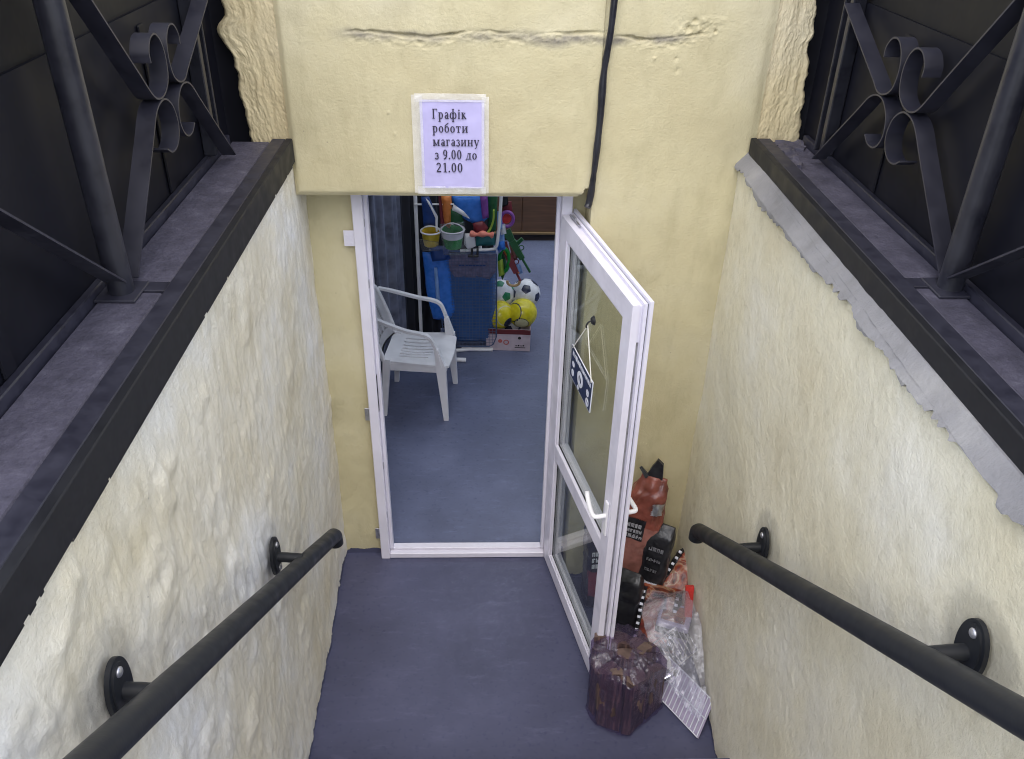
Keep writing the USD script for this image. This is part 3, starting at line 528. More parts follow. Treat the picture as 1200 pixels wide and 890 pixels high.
for wv, sg_ in ((-.001, -1), (.069, 1)):
    yy = lambda k: wv+sg_*k
    hd = part('handle', [leafm(tube(spline([(LW-.035, yy(.006), 1.0), (LW-.035, yy(.045), 1.0), (LW-.05, yy(.055), 1.0), (LW-.10, yy(.052), 1.002), (LW-.145, yy(.046), 1.012), (LW-.16, yy(.045), 1.03)], 6), .0095, 12))], 'white_plastic', dr)
    part('backplate', leafm(box(LW-.05, LW-.02, min(yy(0), yy(.008)), max(yy(0), yy(.008)), .90, 1.07, .003)), 'white_plastic', hd)
for z in (.25, 1.0, 1.78):
    part('hinge', leafm(tube([(-.018, .062, z-.05), (-.018, .062, z+.05)], .009, 14)), 'white_upvc', dr)
part('closer_arm', [leafm(box(.02, .14, .028, .036, Z1+.001, Z1+.008)), leafm(tube([(.05, .032, Z1+.012), (.09, .032, Z1+.012)], .006, 8))], 'steel', dr, 'small metal stay fitting on the top edge of the door')
# blue sign hung on the upper pane
sn = thing('hanging_sign', 'small navy sign with white icons hanging on a cord against the door glass', 'sign', tuple(H0+LD*.40+np.array([0, 0, 1.4])))
uS, zS, ws, hs = .398, 1.396, .275, .150; tl = math.radians(-4)
def onleaf(m, w_): 
    c, s = math.cos(tl), math.sin(tl); v = m.vertices; m = m.copy(); q = np.stack([c*v[:, 0]-s*v[:, 1], s*v[:, 0]+c*v[:, 1]], 1)
    m.vertices = np.c_[uS+q[:, 0], w_-v[:, 2], zS+q[:, 1]]; m.invert(); m = leafm(m); return m
bd = sg.box(-ws/2, -hs/2, ws/2, hs/2)
part('board', onleaf(extr(bd.buffer(-.006).buffer(.006), .004), -.004), 'sign_navy', sn)
part('board_edge', onleaf(extr(bd.buffer(.001).difference(bd.buffer(-.0005)), .0043), -.0039), 'sign_white', sn)
mk = []; rr_ = random.Random(3); xx_ = -.118
while xx_ < .11:                                         # a line of small unreadable letters
    w_ = rr_.uniform(.014, .02); mk += [sg.box(xx_, .038, xx_+.005, .057), sg.box(xx_+w_-.005, .038, xx_+w_, .057), sg.box(xx_, rr_.choice([.038, .046, .052]), xx_+w_, rr_.choice([.043, .05, .057])+.003)]; xx_ += w_+.006
part('lettering', onleaf(extr(so.unary_union(mk), .001), -.0082), 'sign_white', sn)
for (u, z, r, inner) in ((-.10, .0, .017, .0), (-.005, -.012, .036, .018), (-.10, -.043, .016, .007), (.095, -.008, .016, .008), (-.02, -.062, .012, 0), (.10, -.05, .019, .011)):
    g = sg.Point(u, z).buffer(r)
    if inner: g = g.difference(sg.Point(u, z).buffer(inner)).union(sg.box(u-.003, z-r*.5, u+.003, z+r*.5))
    else: g = sa.scale(g, 1, .75)
    part('icon', onleaf(extr(g.intersection(bd.buffer(-.004)), .001), -.0082), 'sign_white', sn)
hk = (.425, -.004, 1.655)
for sx in (-1, 1):
    c, s = math.cos(tl), math.sin(tl); ax, az = sx*(ws/2-.012), hs/2-.008
    part('cord', leafm(tube([hk, (uS+c*ax-s*az, -.009, zS+s*ax+c*az)], .0022, 6)), 'cord_white', sn)
part('suction_hook', [leafm(tube([(hk[0], .0205, hk[2]+.02), (hk[0], .010, hk[2]+.02)], [.020, .013], 16)), leafm(tube(spline([(hk[0], .01, hk[2]+.02), (hk[0], -.004, hk[2]+.012), (hk[0], -.010, hk[2]-.004), (hk[0], -.004, hk[2]-.010)], 4), .0035, 8))], 'black_plastic', sn)

# ---------------------------------------------------------------- inside the shop: walls, counter
rw = thing('ribbed_partition', 'dark blue grey vertically ribbed wall panelling inside, left of the doorway', 'partition', (-1.0, 4.5, 0))
xs = np.arange(0, 60)
for k in range(11):
    y0, y1 = 3.62+.15*k, 3.62+.15*(k+1)-.008; xp = -.93
    part('panel', [box(xp-.02, xp, y0, y1, 0.003, 2.6)]+[box(xp, xp+.012, y0+.012+j*.046, y0+.034+j*.046, .003, 2.6, .004) for j in range(3)], 'ribbed_panel', rw)
def curtain(path, seed, zt=2.3):
    pts = spline([(x, y, 0) for x, y in path], 26)
    t = np.gradient(pts, axis=0); t /= np.linalg.norm(t, axis=1, keepdims=True); n = np.c_[-t[:, 1], t[:, 0], 0*t[:, 0]]
    s = np.r_[0, np.cumsum(np.linalg.norm(np.diff(pts, axis=0), axis=1))]; pts = pts+n*(np.sin(s*2*PI/.085+seed)*.016+np.sin(s*2*PI/.21+1)*.010)[:, None]
    zs = np.linspace(.008, zt, 14); V = np.vstack([pts+(0, 0, z) for z in zs]); m = len(pts)
    q = np.array([[i*m+j, i*m+j+1, (i+1)*m+j+1, (i+1)*m+j] for i in range(len(zs)-1) for j in range(m-1)])
    return trimesh.Trimesh(np.vstack([V, V-np.tile(n*.003, (len(zs), 1))]), np.vstack([q[:, [0, 1, 2]], q[:, [0, 2, 3]], q[:, [0, 2, 1]]+len(V), q[:, [0, 3, 2]]+len(V)]), process=False)
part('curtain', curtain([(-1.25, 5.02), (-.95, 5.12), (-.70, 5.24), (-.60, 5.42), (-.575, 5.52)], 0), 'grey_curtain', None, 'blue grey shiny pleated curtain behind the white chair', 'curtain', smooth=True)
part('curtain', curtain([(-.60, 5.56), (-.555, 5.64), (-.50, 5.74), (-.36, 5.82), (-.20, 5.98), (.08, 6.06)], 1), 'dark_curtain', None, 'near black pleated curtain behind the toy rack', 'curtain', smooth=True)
ct = thing('wooden_counter', 'dark brown wooden counter front at the far end of the shop', 'counter', (1.0, 7.75, 0))
part('plinth', box(-.3, 2.4, 7.66, 7.95, .003, .075), 'plinth_dark', ct)
part('trim_strip', box(-.3, 2.4, 7.618, 7.95, .0755, .098, .003), 'gold_strip', ct)
for k in range(4):
    part('front_panel', box(-.3+.675*k, -.3+.675*(k+1)-.004, 7.64, 7.95, .0985, .95, .003), 'brown_wood', ct)
part('worktop', box(-.33, 2.43, 7.60, 7.99, .9505, .985, .004), 'brown_wood', ct)

# ---------------------------------------------------------------- white plastic armchair
CH0, CHR = np.array([-.415, 4.885, 0]), math.radians(-6)
def cw(p): return np.asarray(p, float)@rotz(CHR).T+CH0
def cm(m): return xform(m, rotz(CHR)@np.diag([.97, .87, .97]), CH0)
ch = thing('plastic_chair', 'white moulded plastic armchair standing just inside the doorway', 'chair', tuple(CH0))
sp_ = sg.Polygon([(-.20, -.20), (.16, -.235), (.205, -.21), (.215, 0), (.205, .21), (.16, .235), (-.20, .20)]).buffer(.02)
for k in range(7): sp_ = sp_.difference(sg.LineString([(-.12, -.135+.045*k), (.10-.01*abs(k-3), -.135+.045*k)]).buffer(.0065))
def seat_mesh():
    g = m3.Manifold.extrude(m3.CrossSection([np.array(r.coords)[:-1] for r in (sp_.exterior, *sp_.interiors)], m3.FillRule.EvenOdd), .014).refine_to_length(.05).to_mesh()
    v = g.vert_properties[:, :3].copy(); v[:, 2] += .412-.018*np.exp(-((v[:, 0]+.03)**2+v[:, 1]**2)/.02)+.02*np.clip(v[:, 0]/-.2, 0, 1)*0-.02*np.clip((v[:, 0]-.16)/.07, 0, 1)**2
    return trimesh.Trimesh(v, g.tri_verts, process=False)
part('seat', cm(seat_mesh()), 'white_plastic', ch)
ap = [box(-.17, .17, sy*.222-.006, sy*.222+.006, .355, .411, .003) for sy in (-1, 1)]+[box(.195, .207, -.19, .19, .352, .405, .003)]
part('apron', [cm(a) for a in ap], 'white_plastic', ch)
def back_mesh():
    ys = np.linspace(-.22, .22, 45); zs = np.linspace(.43, .82, 40)
    def to3(Y, Z, D): return P3(-.205-(Z-.43)*.30-.05*(1-(Y/.22)**2)-D, Y*(1-.10*np.clip((Z-.6)/.22, 0, 1)), Z-.03*(Y/.22)**2*np.clip((Z-.5)/.3, 0, 1))
    return sheet(ys, zs, to3, lambda Y, Z: 0*Y, .010, lambda Y, Z: ~((np.abs(((Y/.062)+.5) % 1-.5) < .17) & (np.abs(Y) < .17) & (Z > .50) & (Z < .74)))
def two_sided(m):
    n = m.copy(); n.invert(); return trimesh.util.concatenate([m, n])
part('backrest', cm(two_sided(back_mesh())), 'white_plastic', ch)
part('back_frame', cm(tube(spline([(-.21, -.225, .43), (-.27, -.222, .62), (-.325, -.19, .78), (-.36, -.09, .83), (-.37, 0, .835), (-.36, .09, .83), (-.325, .19, .78), (-.27, .222, .62), (-.21, .225, .43)], 8), .016, 12)), 'white_plastic', ch)
for sy in (-1, 1):
    pa = spline([(-.31, sy*.215, .765), (-.22, sy*.245, .735), (-.05, sy*.268, .685), (.05, sy*.27, .668), (.105, sy*.268, .645), (.135, sy*.262, .59), (.155, sy*.255, .52), (.175, sy*.248, .42)], 7)
    wd = np.interp(np.linspace(0, 1, len(pa)), [0, .15, .6, .75, 1], [.030, .038, .042, .046, .066])
    part('armrest', cm(ribbon(pa, (0.25, 1, .0) if False else (0, 1, 0), wd*.85, .018)), 'white_plastic', ch, smooth=60)
for sy in (-1, 1):
    part('leg', [cm(taper((.175, sy*.245, .43), (.205, sy*.262, .0), (.066, .050), (.032, .030))), cm(taper((.15, sy*.25, .55), (.178, sy*.245, .40), (.026, .04), (.066, .05)))], 'white_plastic', ch)
    part('leg', cm(taper((-.19, sy*.215, .44), (-.225, sy*.245, .0), (.05, .046), (.032, .030))), 'white_plastic', ch)

# ---------------------------------------------------------------- toy rack
rk = thing('display_rack', 'white tube and wire grid rack holding beach toys inside the shop', 'rack', (-.2, 5.6, 0))
part('upright', tube([(-.465, 5.62, .02), (-.465, 5.62, 1.5)], .013, 12), 'white_plastic', rk)
part('upright', tube([(-.02, 5.95, .02), (-.02, 5.95, 1.5)], .013, 12), 'white_plastic', rk)
part('foot', tube([(-.16, 5.548, .017), (.075, 5.540, .017)], .016, 12), 'white_plastic', rk)
part('foot', tube([(-.32, 5.40, .016), (-.125, 5.385, .016)], .016, 12), 'white_plastic', rk)
part('base_bar', tube([(-.465, 5.62, .016), (-.30, 5.5, .016), (-.04, 5.56, .016)], .014, 10), 'white_plastic', rk)
part('hook_arm', tube(spline([(.128, 5.56, 1.30), (.120, 5.56, 1.12), (.104, 5.55, .90), (.088, 5.55, .838), (.05, 5.55, .825), (-.05, 5.55, .820), (-.16, 5.55, .815)], 6), .011, 12), 'white_plastic', rk)
part('shelf_rail', tube([(-.47, 5.60, 1.135), (-.20, 5.57, 1.15)], .006, 8), 'white_plastic', rk)
gx0, gx1, gz0, gz1 = -.285, .098, .045, .80
gpoly = sg.Polygon([(gx0-.075, gz1), (gx1, gz1), (gx1+.004, .13), (gx1-.02, gz0+.02), (gx1-.05, gz0), (gx0+.10, gz0), (gx0+.03, gz0+.035), (gx0-.01, gz0+.14), (gx0-.03, .4)])
gv, gh = [], []
for x in np.arange(gx0-.06, gx1, .0245):
    s = gpoly.intersection(sg.LineString([(x, 0), (x, 2)]))
    if s.length > .03: (a, b), (c, d) = s.coords[0], s.coords[-1]; gv.append(tube([(a, 5.535, b), (a, 5.535, d)], .0016, 5, False))
for z in np.arange(gz0+.01, gz1, .0245):
    s = gpoly.intersection(sg.LineString([(-2, z), (2, z)]))
    if s.length > .03: (a, b), (c, d) = s.coords[0], s.coords[-1]; gh.append(tube([(a, 5.532, b), (c, 5.532, b)], .0016, 5, False))
gp = part('grid_panel', [tube([(a, 5.534, b) for a, b in gpoly.exterior.coords], .004, 8, False)], 'wire_grey', rk)
part('wire', gv+gh, 'wire_grey', gp, kind='stuff')
def pillow(poly, y, depth, seed, wr=.012, res=.02, puff=True):
    """Soft pack: outline in (x, z), inflated along y, creased."""
    g = m3.Manifold.extrude(m3.CrossSection([np.array(sg.polygon.orient(poly, 1).exterior.coords)[:-1]]), 1.0, 1).refine_to_length(res if depth > .5 else max(res, .02)).to_mesh()
    v = g.vert_properties[:, :3].copy()
    bnd = poly.exterior
    dist = shapely.distance(shapely.points(v[:, :2]), bnd); prof = np.sqrt(np.clip(1-(1-np.clip(dist/(depth*.8), 0, 1))**2, 0, 1)) if puff else 1
    yy = y-(v[:, 2]-.5)*depth*(.08+.92*prof)
    p = P3(v[:, 0]*9, v[:, 1]*5, v[:, 2]*2)
    return trimesh.Trimesh(P3(v[:, 0]+(fbm(p+7, 3, seed)-.5)*wr, yy+(fbm(p*2.4, 3, seed+3)-.5)*wr*2, v[:, 1]), g.tri_verts[:, ::-1], process=False)
part('inflatable_pack', pillow(gpoly.buffer(-.008), 5.61, .12, 5), 'pack_blue', None, 'large dark blue inflatable pack standing behind the wire grid', 'toy pack', smooth=True)
hp = thing('header_card', 'crumpled lilac printed film pack over the top of the wire grid', 'toy pack', (-.05, 5.53, .62))
part('pack', pillow(sg.Polygon([(-.245, .80), (.09, .80), (.10, .66), (.05, .60), (-.20, .615), (-.26, .68)]), 5.549, .012, 11, .012), 'header_film', hp, smooth=True)
part('printed_line', [box(-.17, .06, 5.5405, 5.542, .700, .712)]+[box(-.20+.07*i, -.17+.07*i, 5.5405, 5.542, .73, .738) for i in range(4)], 'deep_blue', hp)
part('inflatable_pack', pillow(sg.Polygon([(-.425, .80), (-.24, .79), (-.205, .34), (-.25, .25), (-.365, .27), (-.41, .5)]), 5.56, .07, 15), 'blue_plastic', None, 'narrow bright blue inflatable pack hanging left of the wire grid', 'toy pack', smooth=True)
part('inflatable_pack', pillow(sg.Polygon([(-.37, .86), (-.25, .86), (-.23, .76), (-.36, .74)]), 5.53, .05, 16), 'deep_blue', None, 'small deep blue pack under the yellow bucket', 'toy pack', smooth=True)
part('film_strip', pillow(sg.Polygon([(-.345, .70), (-.325, .70), (-.31, .45), (-.335, .42)]), 5.515, .01, 18, .006), 'light_blue', None, 'pale blue highlight painted for the shine of the film on the narrow blue pack', 'film')  # pale stripe stands in for a highlight on the shiny wrap
def bucket(x, y, z, r, h, m, label):
    b = thing('toy_bucket', label, 'toy bucket', (x, y, z), 'toy buckets on the rack')
    t = np.linspace(0, 1, 8); prof = [(0, 0)]+[(r*(.76+.24*a), h*a) for a in t]+[(r*1.06, h), (r*1.06, h*1.06), (r*.96, h*1.06), (r*.70, h*.06), (0, h*.06)]
    lv = trimesh.creation.revolve(np.array(prof), sections=28); lv.apply_translation((x, y, z)); part('tub', lv, m, b)
    part('rim', trimesh.creation.torus(r*1.05, .006, 28, 8).apply_translation((x, y, z+h*1.04)), 'white_plastic', b)
    part('handle', tube([(x+r*math.cos(a), y-.02-.03*math.sin(a), z+h+r*.9*math.sin(a)) for a in np.linspace(0, PI, 14)], .004, 8), 'white_plastic', b)
    return b
def band(x, y, z, r, h):
    q = trimesh.creation.revolve(np.array([(r*.915, h*.60), (r*1.022, h*.97), (r*1.018, h*.97), (r*.90, h*.60), (r*.915, h*.60)]), sections=28); q.apply_translation((x, y, z)); return q
bucket(-.362, 5.56, .855, .066, .10, 'yellow_plastic', 'yellow toy bucket with white rim on the left of the rack')
gbk = bucket(-.210, 5.55, .845, .078, .125, 'green_plastic', 'green toy bucket with white rim in the middle of the rack')
part('white_band', band(-.210, 5.55, .845, .0785, .125), 'white_plastic', gbk)
for i, (pl, y, d, m, lb) in enumerate([
    (sg.Polygon([(-.44, .92), (-.31, .90), (-.30, .84), (-.42, .835)]), 5.50, .02, 'thin_film', 'clear film around the yellow toy bucket'),
    (sg.Polygon([(-.29, 1.04), (-.13, 1.06), (-.115, .83), (-.27, .82)]), 5.47, .03, 'thin_film', 'clear film bag around the green toy bucket')]):
    part('film_bag', pillow(pl, y, d, 30+i, .02), m, None, lb, 'film bag', smooth=True)
for i, (pl, y, d, m, nm, lb, ct_) in enumerate([
    ([(-.42, 1.20), (-.37, 1.20), (-.315, 1.06), (-.33, .985), (-.41, .99)], 5.58, .05, 'deep_blue', 'sand_spade', 'dark blue toy piece above the yellow bucket', 'toy'),
    ([(-.385, 1.20), (-.365, 1.18), (-.31, 1.07), (-.315, .96), (-.325, .96), (-.325, 1.06)], 5.54, .012, 'white_plastic', 'bent_stick', 'thin white curved toy handle over the dark blue piece', 'toy'),
    ([(-.285, 1.21), (-.215, 1.21), (-.21, 1.02), (-.235, .97), (-.27, 1.0)], 5.58, .05, 'orange_plastic', 'sand_mould', 'orange toy mould between the bucket handles', 'toy'),
    ([(-.22, 1.21), (.02, 1.22), (.03, 1.03), (-.03, .97), (-.12, 1.02), (-.19, 1.06)], 5.62, .07, 'blue_plastic', 'beach_ball_pack', 'bright blue folded beach toy in shiny film', 'toy pack'),
    ([(-.215, 1.13), (-.15, 1.10), (-.13, 1.02), (-.18, 1.0), (-.22, 1.03)], 5.54, .03, 'dark_green_plastic', 'toy_piece', 'small dark green toy above the green bucket', 'toy'),
    ([(-.20, 1.17), (-.13, 1.12), (-.09, 1.07), (-.13, 1.09), (-.21, 1.13)], 5.51, .015, 'white_plastic', 'toy_piece', 'white toy strip across the blue pack', 'toy'),
    ([(-.07, 1.01), (.0, 1.03), (.035, .98), (.0, .92), (-.06, .94)], 5.57, .05, 'maroon', 'toy_piece', 'maroon toy under the bright blue pack', 'toy'),
    ([(.03, 1.22), (.10, 1.22), (.09, .93), (.04, .92)], 5.64, .05, 'dark_green_plastic', 'toy_pack', 'dark green toy pack beside the white hook arm', 'toy pack'),
    ([(-.05, .83), (.09, .84), (.085, .93), (-.045, .935)], 5.60, .03, 'teal', 'toy_box', 'dark teal toy card below the coral toy', 'toy pack'),
    ([(-.125, .95), (-.06, .955), (-.05, .86), (-.10, .83), (-.13, .87)], 5.535, .02, 'white_plastic', 'toy_figure_pack', 'white blister pack beside the green bucket', 'toy pack')]):
    part(nm, pillow(sg.Polygon(pl), y, d, 40+i, .01), m, None, lb, ct_, smooth=True)
part('toy_strap', ribbon(spline([(.075, 5.545, 1.12), (.073, 5.545, 1.05), (.055, 5.545, .99), (.035, 5.545, .955)], 6), (0, 1, 0), .02, .012), 'lime_plastic', None, 'lime green curved toy strip beside the hook arm', 'toy')
part('toy_whistle', tube(spline([(-.09, 5.53, .955), (-.05, 5.53, .945), (0, 5.53, .95), (.05, 5.53, .945), (.075, 5.53, .94)], 4), [.018+.006*math.sin(i) for i in range(17)], 12), 'coral_plastic', None, 'coral red and white toy lying across the rack', 'toy')
for x0 in (-.085, -.045):
    part('toy_boot', cat_([box(x0, x0+.016, 5.505, 5.52, .80, .85, .004), box(x0-.02, x0+.016, 5.50, 5.522, .785, .80, .004)]), 'black_plastic', None, ('left' if x0 < -.06 else 'right')+' one of two small black toy boots above the lilac pack', 'toy boot', 'black toy boots')

for i, (pl, y, m, nm, lb) in enumerate([
    ([(.115, 1.20), (.17, 1.20), (.175, 1.10), (.13, 1.08)], 5.70, 'black_plastic', 'toy_pack', 'black toy pack right of the top of the hook arm'),
    ([(.135, 1.10), (.20, 1.11), (.21, 1.03), (.15, 1.02)], 5.74, 'maroon', 'toy_pack', 'dark red toy pack just above the purple hoop'),
    ([(.10, 1.08), (.13, 1.08), (.135, .95), (.105, .94)], 5.62, 'light_blue', 'toy_strip', 'pale blue toy strip touching the hook arm'),
    ([(.12, .97), (.155, .98), (.165, .91), (.13, .90)], 5.64, 'ball_white', 'toy_card', 'small white toy card left of the purple hoop'),
    ([(.10, .86), (.15, .87), (.16, .81), (.11, .80)], 5.60, 'blue_plastic', 'toy_pack', 'small bright blue toy pack above the green loop'),
    ([(.19, .80), (.24, .78), (.27, .70), (.22, .68)], 5.70, 'bag_pink', 'toy_pack', 'dull pink toy pack between the two toy rifles'),
    ([(.11, .70), (.14, .72), (.155, .60), (.12, .58)], 5.62, 'lime_plastic', 'toy_strip', 'lime toy strip beside the wire grid, above the balls'),
    ([(.235, .66), (.27, .65), (.29, .58), (.25, .57)], 5.69, 'light_blue', 'toy_pack', 'pale blue toy pack just over the white football'),
    ([(-.02, 1.22), (.03, 1.22), (.04, 1.06), (.0, 1.05)], 5.56, 'purple_plastic', 'toy_pack', 'purple toy pack beside the bright blue beach toy'),
    ([(-.30, 1.22), (-.285, 1.22), (-.27, 1.0), (-.29, 1.0)], 5.55, 'maroon', 'toy_strip', 'narrow dark red toy strip left of the orange mould')]):
    part(nm, pillow(sg.Polygon(pl), y, .03, 140+i, .014), m, None, lb, 'toy', smooth=True)
# toys right of the rack, hung over the ball carton
part('toy_hoop', tube([(.172+.045*math.cos(a), 5.72, .985+.055*math.sin(a)) for a in np.linspace(0, 2*PI, 26)], .012, 10, False), 'purple_plastic', None, 'purple round toy hoop right of the hook arm', 'toy')
part('toy_disc', xform(trimesh.creation.cylinder(.038, .02, sections=24), rotx(PI/2), (.165, 5.73, .99)), 'red_plastic', None, 'red round toy inside the purple hoop', 'toy')
part('toy_pack', pillow(sg.Polygon([(.10, .92), (.15, .93), (.16, .80), (.12, .75), (.095, .80)]), 5.66, .05, 61), 'light_blue', None, 'blue and white toy pack below the purple hoop', 'toy pack', smooth=True)
def toy_gun(a, b, m, label):
    a, b = np.array(a, float), np.array(b, float); t = thing('toy_rifle', label, 'toy gun', tuple(a)); d = (b-a)/np.linalg.norm(b-a); n = np.cross(d, [0, 1, 0])
    part('stock', taper(a, a+d*.10, (.02, .07), (.02, .04), (0, 1, 0)), m, t); part('body', taper(a+d*.09, a+d*.24, (.028, .05), (.026, .04), (0, 1, 0)), m, t)
    part('barrel', tube([a+d*.23, b], .009, 10), m, t); part('grip', taper(a+d*.13, a+d*.11+n*.075, (.018, .03), (.018, .024), (0, 1, 0)), m, t)
    part('trigger_guard', trimesh.creation.torus(.018, .004, 14, 6).apply_transform(trimesh.transformations.rotation_matrix(PI/2, [1, 0, 0])).apply_translation(a+d*.165+n*.035), m, t)
toy_gun((.165, 5.72, .90), (.345, 5.66, .60), 'dark_green_plastic', 'dark green toy rifle slanting down towards the balls')
toy_gun((.14, 5.72, .80), (.275, 5.66, .53), 'maroon', 'dark red toy rifle beside the dark green one')
part('toy_bow', tube(spline([(.125, 5.70, .82), (.165, 5.70, .74), (.215, 5.69, .66), (.26, 5.68, .58)], 6), .012, 10), 'orange_plastic', None, 'orange toy stick between the toy rifles', 'toy')
part('toy_net', tube([(.155+.035*math.cos(a), 5.69, .68+.09*math.sin(a)) for a in np.linspace(0, 2*PI, 24)], .014, 10, False), 'green_plastic', None, 'green oval toy loop above the balls', 'toy')
part('toy_pack', pillow(sg.Polygon([(.12, .80), (.16, .80), (.18, .58), (.145, .50), (.115, .60)]), 5.74, .05, 63), 'dark_green_plastic', None, 'dark green toy pack behind the green loop', 'toy pack', smooth=True)
part('toy_ring', tube([(.225+.045*math.cos(a), 5.66, .52+.03*math.sin(a)) for a in np.linspace(PI*.9, 2.1*PI, 16)], .010, 8), 'wood_tan', None, 'tan curved toy handle just above the white football', 'toy')

# ---------------------------------------------------------------- carton of balls
bx_ = thing('cardboard_carton', 'white and maroon printed fruit carton full of balls on the shop floor', 'carton', (.21, 5.68, 0))
BR = rotz(math.radians(-4)); BO = np.array([.20, 5.69, 0])
def bm(m): return xform(m, BR, BO)
hx, hy, hz, tk = .165, .145, .185, .006
part('bottom', bm(box(-hx, hx, -hy, hy, .004, .01)), 'card_white', bx_)
for nm, m in (('front', box(-hx, hx, -hy, -hy+tk, .0105, hz, .001)), ('back', box(-hx, hx, hy-tk, hy, .0105, hz, .001)), ('side', box(-hx, -hx+tk, -hy+tk+.0005, hy-tk-.0005, .0105, hz)), ('side', box(hx-tk, hx, -hy+tk+.0005, hy-tk-.0005, .0105, hz))):
    part(nm, bm(m), 'card_white', bx_)
part('printed_band', [bm(box(-hx-.001, hx+.001, -hy-.0015, -hy-.0003, .145, .186)), bm(box(hx+.0003, hx+.0015, -hy, hy, .145, .186))], 'card_maroon', bx_)
for (x, z, r) in ((-.06, .085, .016), (.085, .115, .012)): part('printed_mark', bm(xform(trimesh.creation.cylinder(r, .001, sections=20), rotx(PI/2), (x, -hy-.0008, z))), 'pink_print' if r > .014 else 'plinth_dark', bx_)
part('printed_mark', [bm(xform(extr(sg.Point(0, 0).buffer(.022).difference(sg.Point(0, 0).buffer(.014)), .001), rotx(PI/2), (-.015, -hy-.0003, .075)))], 'pink_print', bx_)
part('printed_mark', [bm(box(.055+.018*i, .068+.018*i, -hy-.0012, -hy-.0003, .045, .052+.004*(i % 2))) for i in range(4)]+[bm(box(.05, .13, -hy-.0012, -hy-.0003, .03, .036))], 'plinth_dark', bx_)
ICO = trimesh.creation.icosphere(0).vertices; ICO = ICO/np.linalg.norm(ICO, axis=1, keepdims=True)
def pentagon(fc_, k):
    """Faces inside the k-th pentagon of a football."""
    d = ICO[k]; nb = [q for q in ICO if .3 < q@d < .6]; e1 = nb[0]-d*(nb[0]@d); e1 /= np.linalg.norm(e1); e2 = np.cross(d, e1)
    nb = sorted(nb, key=lambda q: math.atan2(q@e2, q@e1)); ok = fc_@d > .5
    for a, b in zip(nb, nb[1:]+nb[:1]): n = np.cross((2*d+a)/3, (2*d+b)/3); ok &= (fc_@n)*np.sign(d@n) > 0
    return ok
def ball(name, c, r, m, pm, rot, label, spots=None):
    b = thing(name, label, 'ball', c); R = rotx(rot[0])@roty(rot[1])@rotz(rot[2])
    s = trimesh.creation.icosphere(5, r); part('cover', xform(s, R, c), m, b, smooth=True)
    fc_ = s.triangles_center/np.linalg.norm(s.triangles_center, axis=1, keepdims=True)
    for k in range(12) if spots is None else range(len(spots)):
        if spots is None: sel = pentagon(fc_, k); mm = pm
        else: d, a0, a1, mm = spots[k]; w = fc_@R.T@(np.array(d)/np.linalg.norm(d)); sel = (w < math.cos(math.radians(a0))) & (w > math.cos(math.radians(a1)))
        q = s.submesh([np.nonzero(sel)[0]], append=True); q.vertices *= 1.006
        part('patch', xform(q, R, c), mm, b, smooth=True)
ball('yellow_ball', (.298, 5.665, .262), .110, 'ball_yellow', '', (.3, .5, .2), 'shiny yellow ball at the front right of the carton', [((-.1, -.92, -.42), 0, 27, 'ball_cream'), ((-.6, -.5, .3), 36, 40, 'navy_patch'), ((-.1, -.92, -.42), 27.5, 30, 'navy_patch')])
ball('yellow_ball', (.125, 5.66, .250), .108, 'ball_yellow', '', (1.3, .1, .9), 'yellow ball half hidden behind the wire grid', [((.7, -.8, -.3), 0, 22, 'navy_patch'), ((.5, -.8, .3), 40, 44, 'ball_cream')])
ball('football', (.325, 5.815, .350), .112, 'ball_white', 'navy_patch', (.55, 1.0, .3), 'white football with dark patches on top of the carton')
ball('football', (.135, 5.80, .355), .108, 'ball_white', 'ball_green', (.8, .2, .5), 'white and green football beside the rack')
ball('football', (.20, 5.77, .128), .105, 'ball_white', 'navy_patch', (.1, .2, .5), 'football lying under the others at the bottom of the carton')

# ---------------------------------------------------------------- goods in the corner behind the door
def bag(w, d, h, seed, pinch=.18, wr=.02, ear=True):
    """Filled paper or film sack standing on its base: rounded body, flat sewn top."""
    zs = np.linspace(0, 1, 34); th = np.linspace(0, 2*PI, 48, endpoint=False); V = []
    for z in zs:
        k = np.interp(z, [0, .04, .12, .7, .88, .96, 1], [.72, .93, 1, .98, .75, .25, .08]); kw = np.interp(z, [0, .05, .8, 1], [.9, 1, .98, 1-pinch])
        c, s = np.cos(th), np.sin(th); e = .45
        V.append(np.stack([np.sign(c)*np.abs(c)**e*w/2*kw, np.sign(s)*np.abs(s)**e*d/2*k, 0*c+z*h], 1))
    V = np.vstack(V); p = P3(V[:, 0]*13, V[:, 1]*13, V[:, 2]*8)
    n = np.c_[V[:, 0], V[:, 1], 0*V[:, 0]]; n /= np.maximum(np.linalg.norm(n, axis=1, keepdims=True), 1e-6)
    V = V+n*((fbm(p, 4, seed)-.5)*wr*2+(np.abs(noise(p*2.6, seed+3)-.5)-.25)*wr)[:, None]; V[:, 2] = np.maximum(V[:, 2], 0)
    m = 48; Fc = []
    for i in range(33):
        for j in range(m): a, b = i*m+j, i*m+(j+1) % m; Fc += [[a, b, b+m], [a, b+m, a+m]]
    V = np.vstack([V, [[0, 0, 0]], [[0, 0, h]]]); c0, c1 = len(V)-2, len(V)-1
    for j in range(m): Fc += [[c0, (j+1) % m, j], [c1, 33*m+j, 33*m+(j+1) % m]]
    return trimesh.Trimesh(V, Fc, process=False)
def put(m, loc, rz=0., lean=0., roll=0.): return xform(m, rotz(rz)@rotx(lean)@roty(roll), loc)
def cutz(m, z0, z1):
    c = m.triangles_center[:, 2]; return m.submesh([np.nonzero((c >= z0) & (c < z1))[0]], append=True)
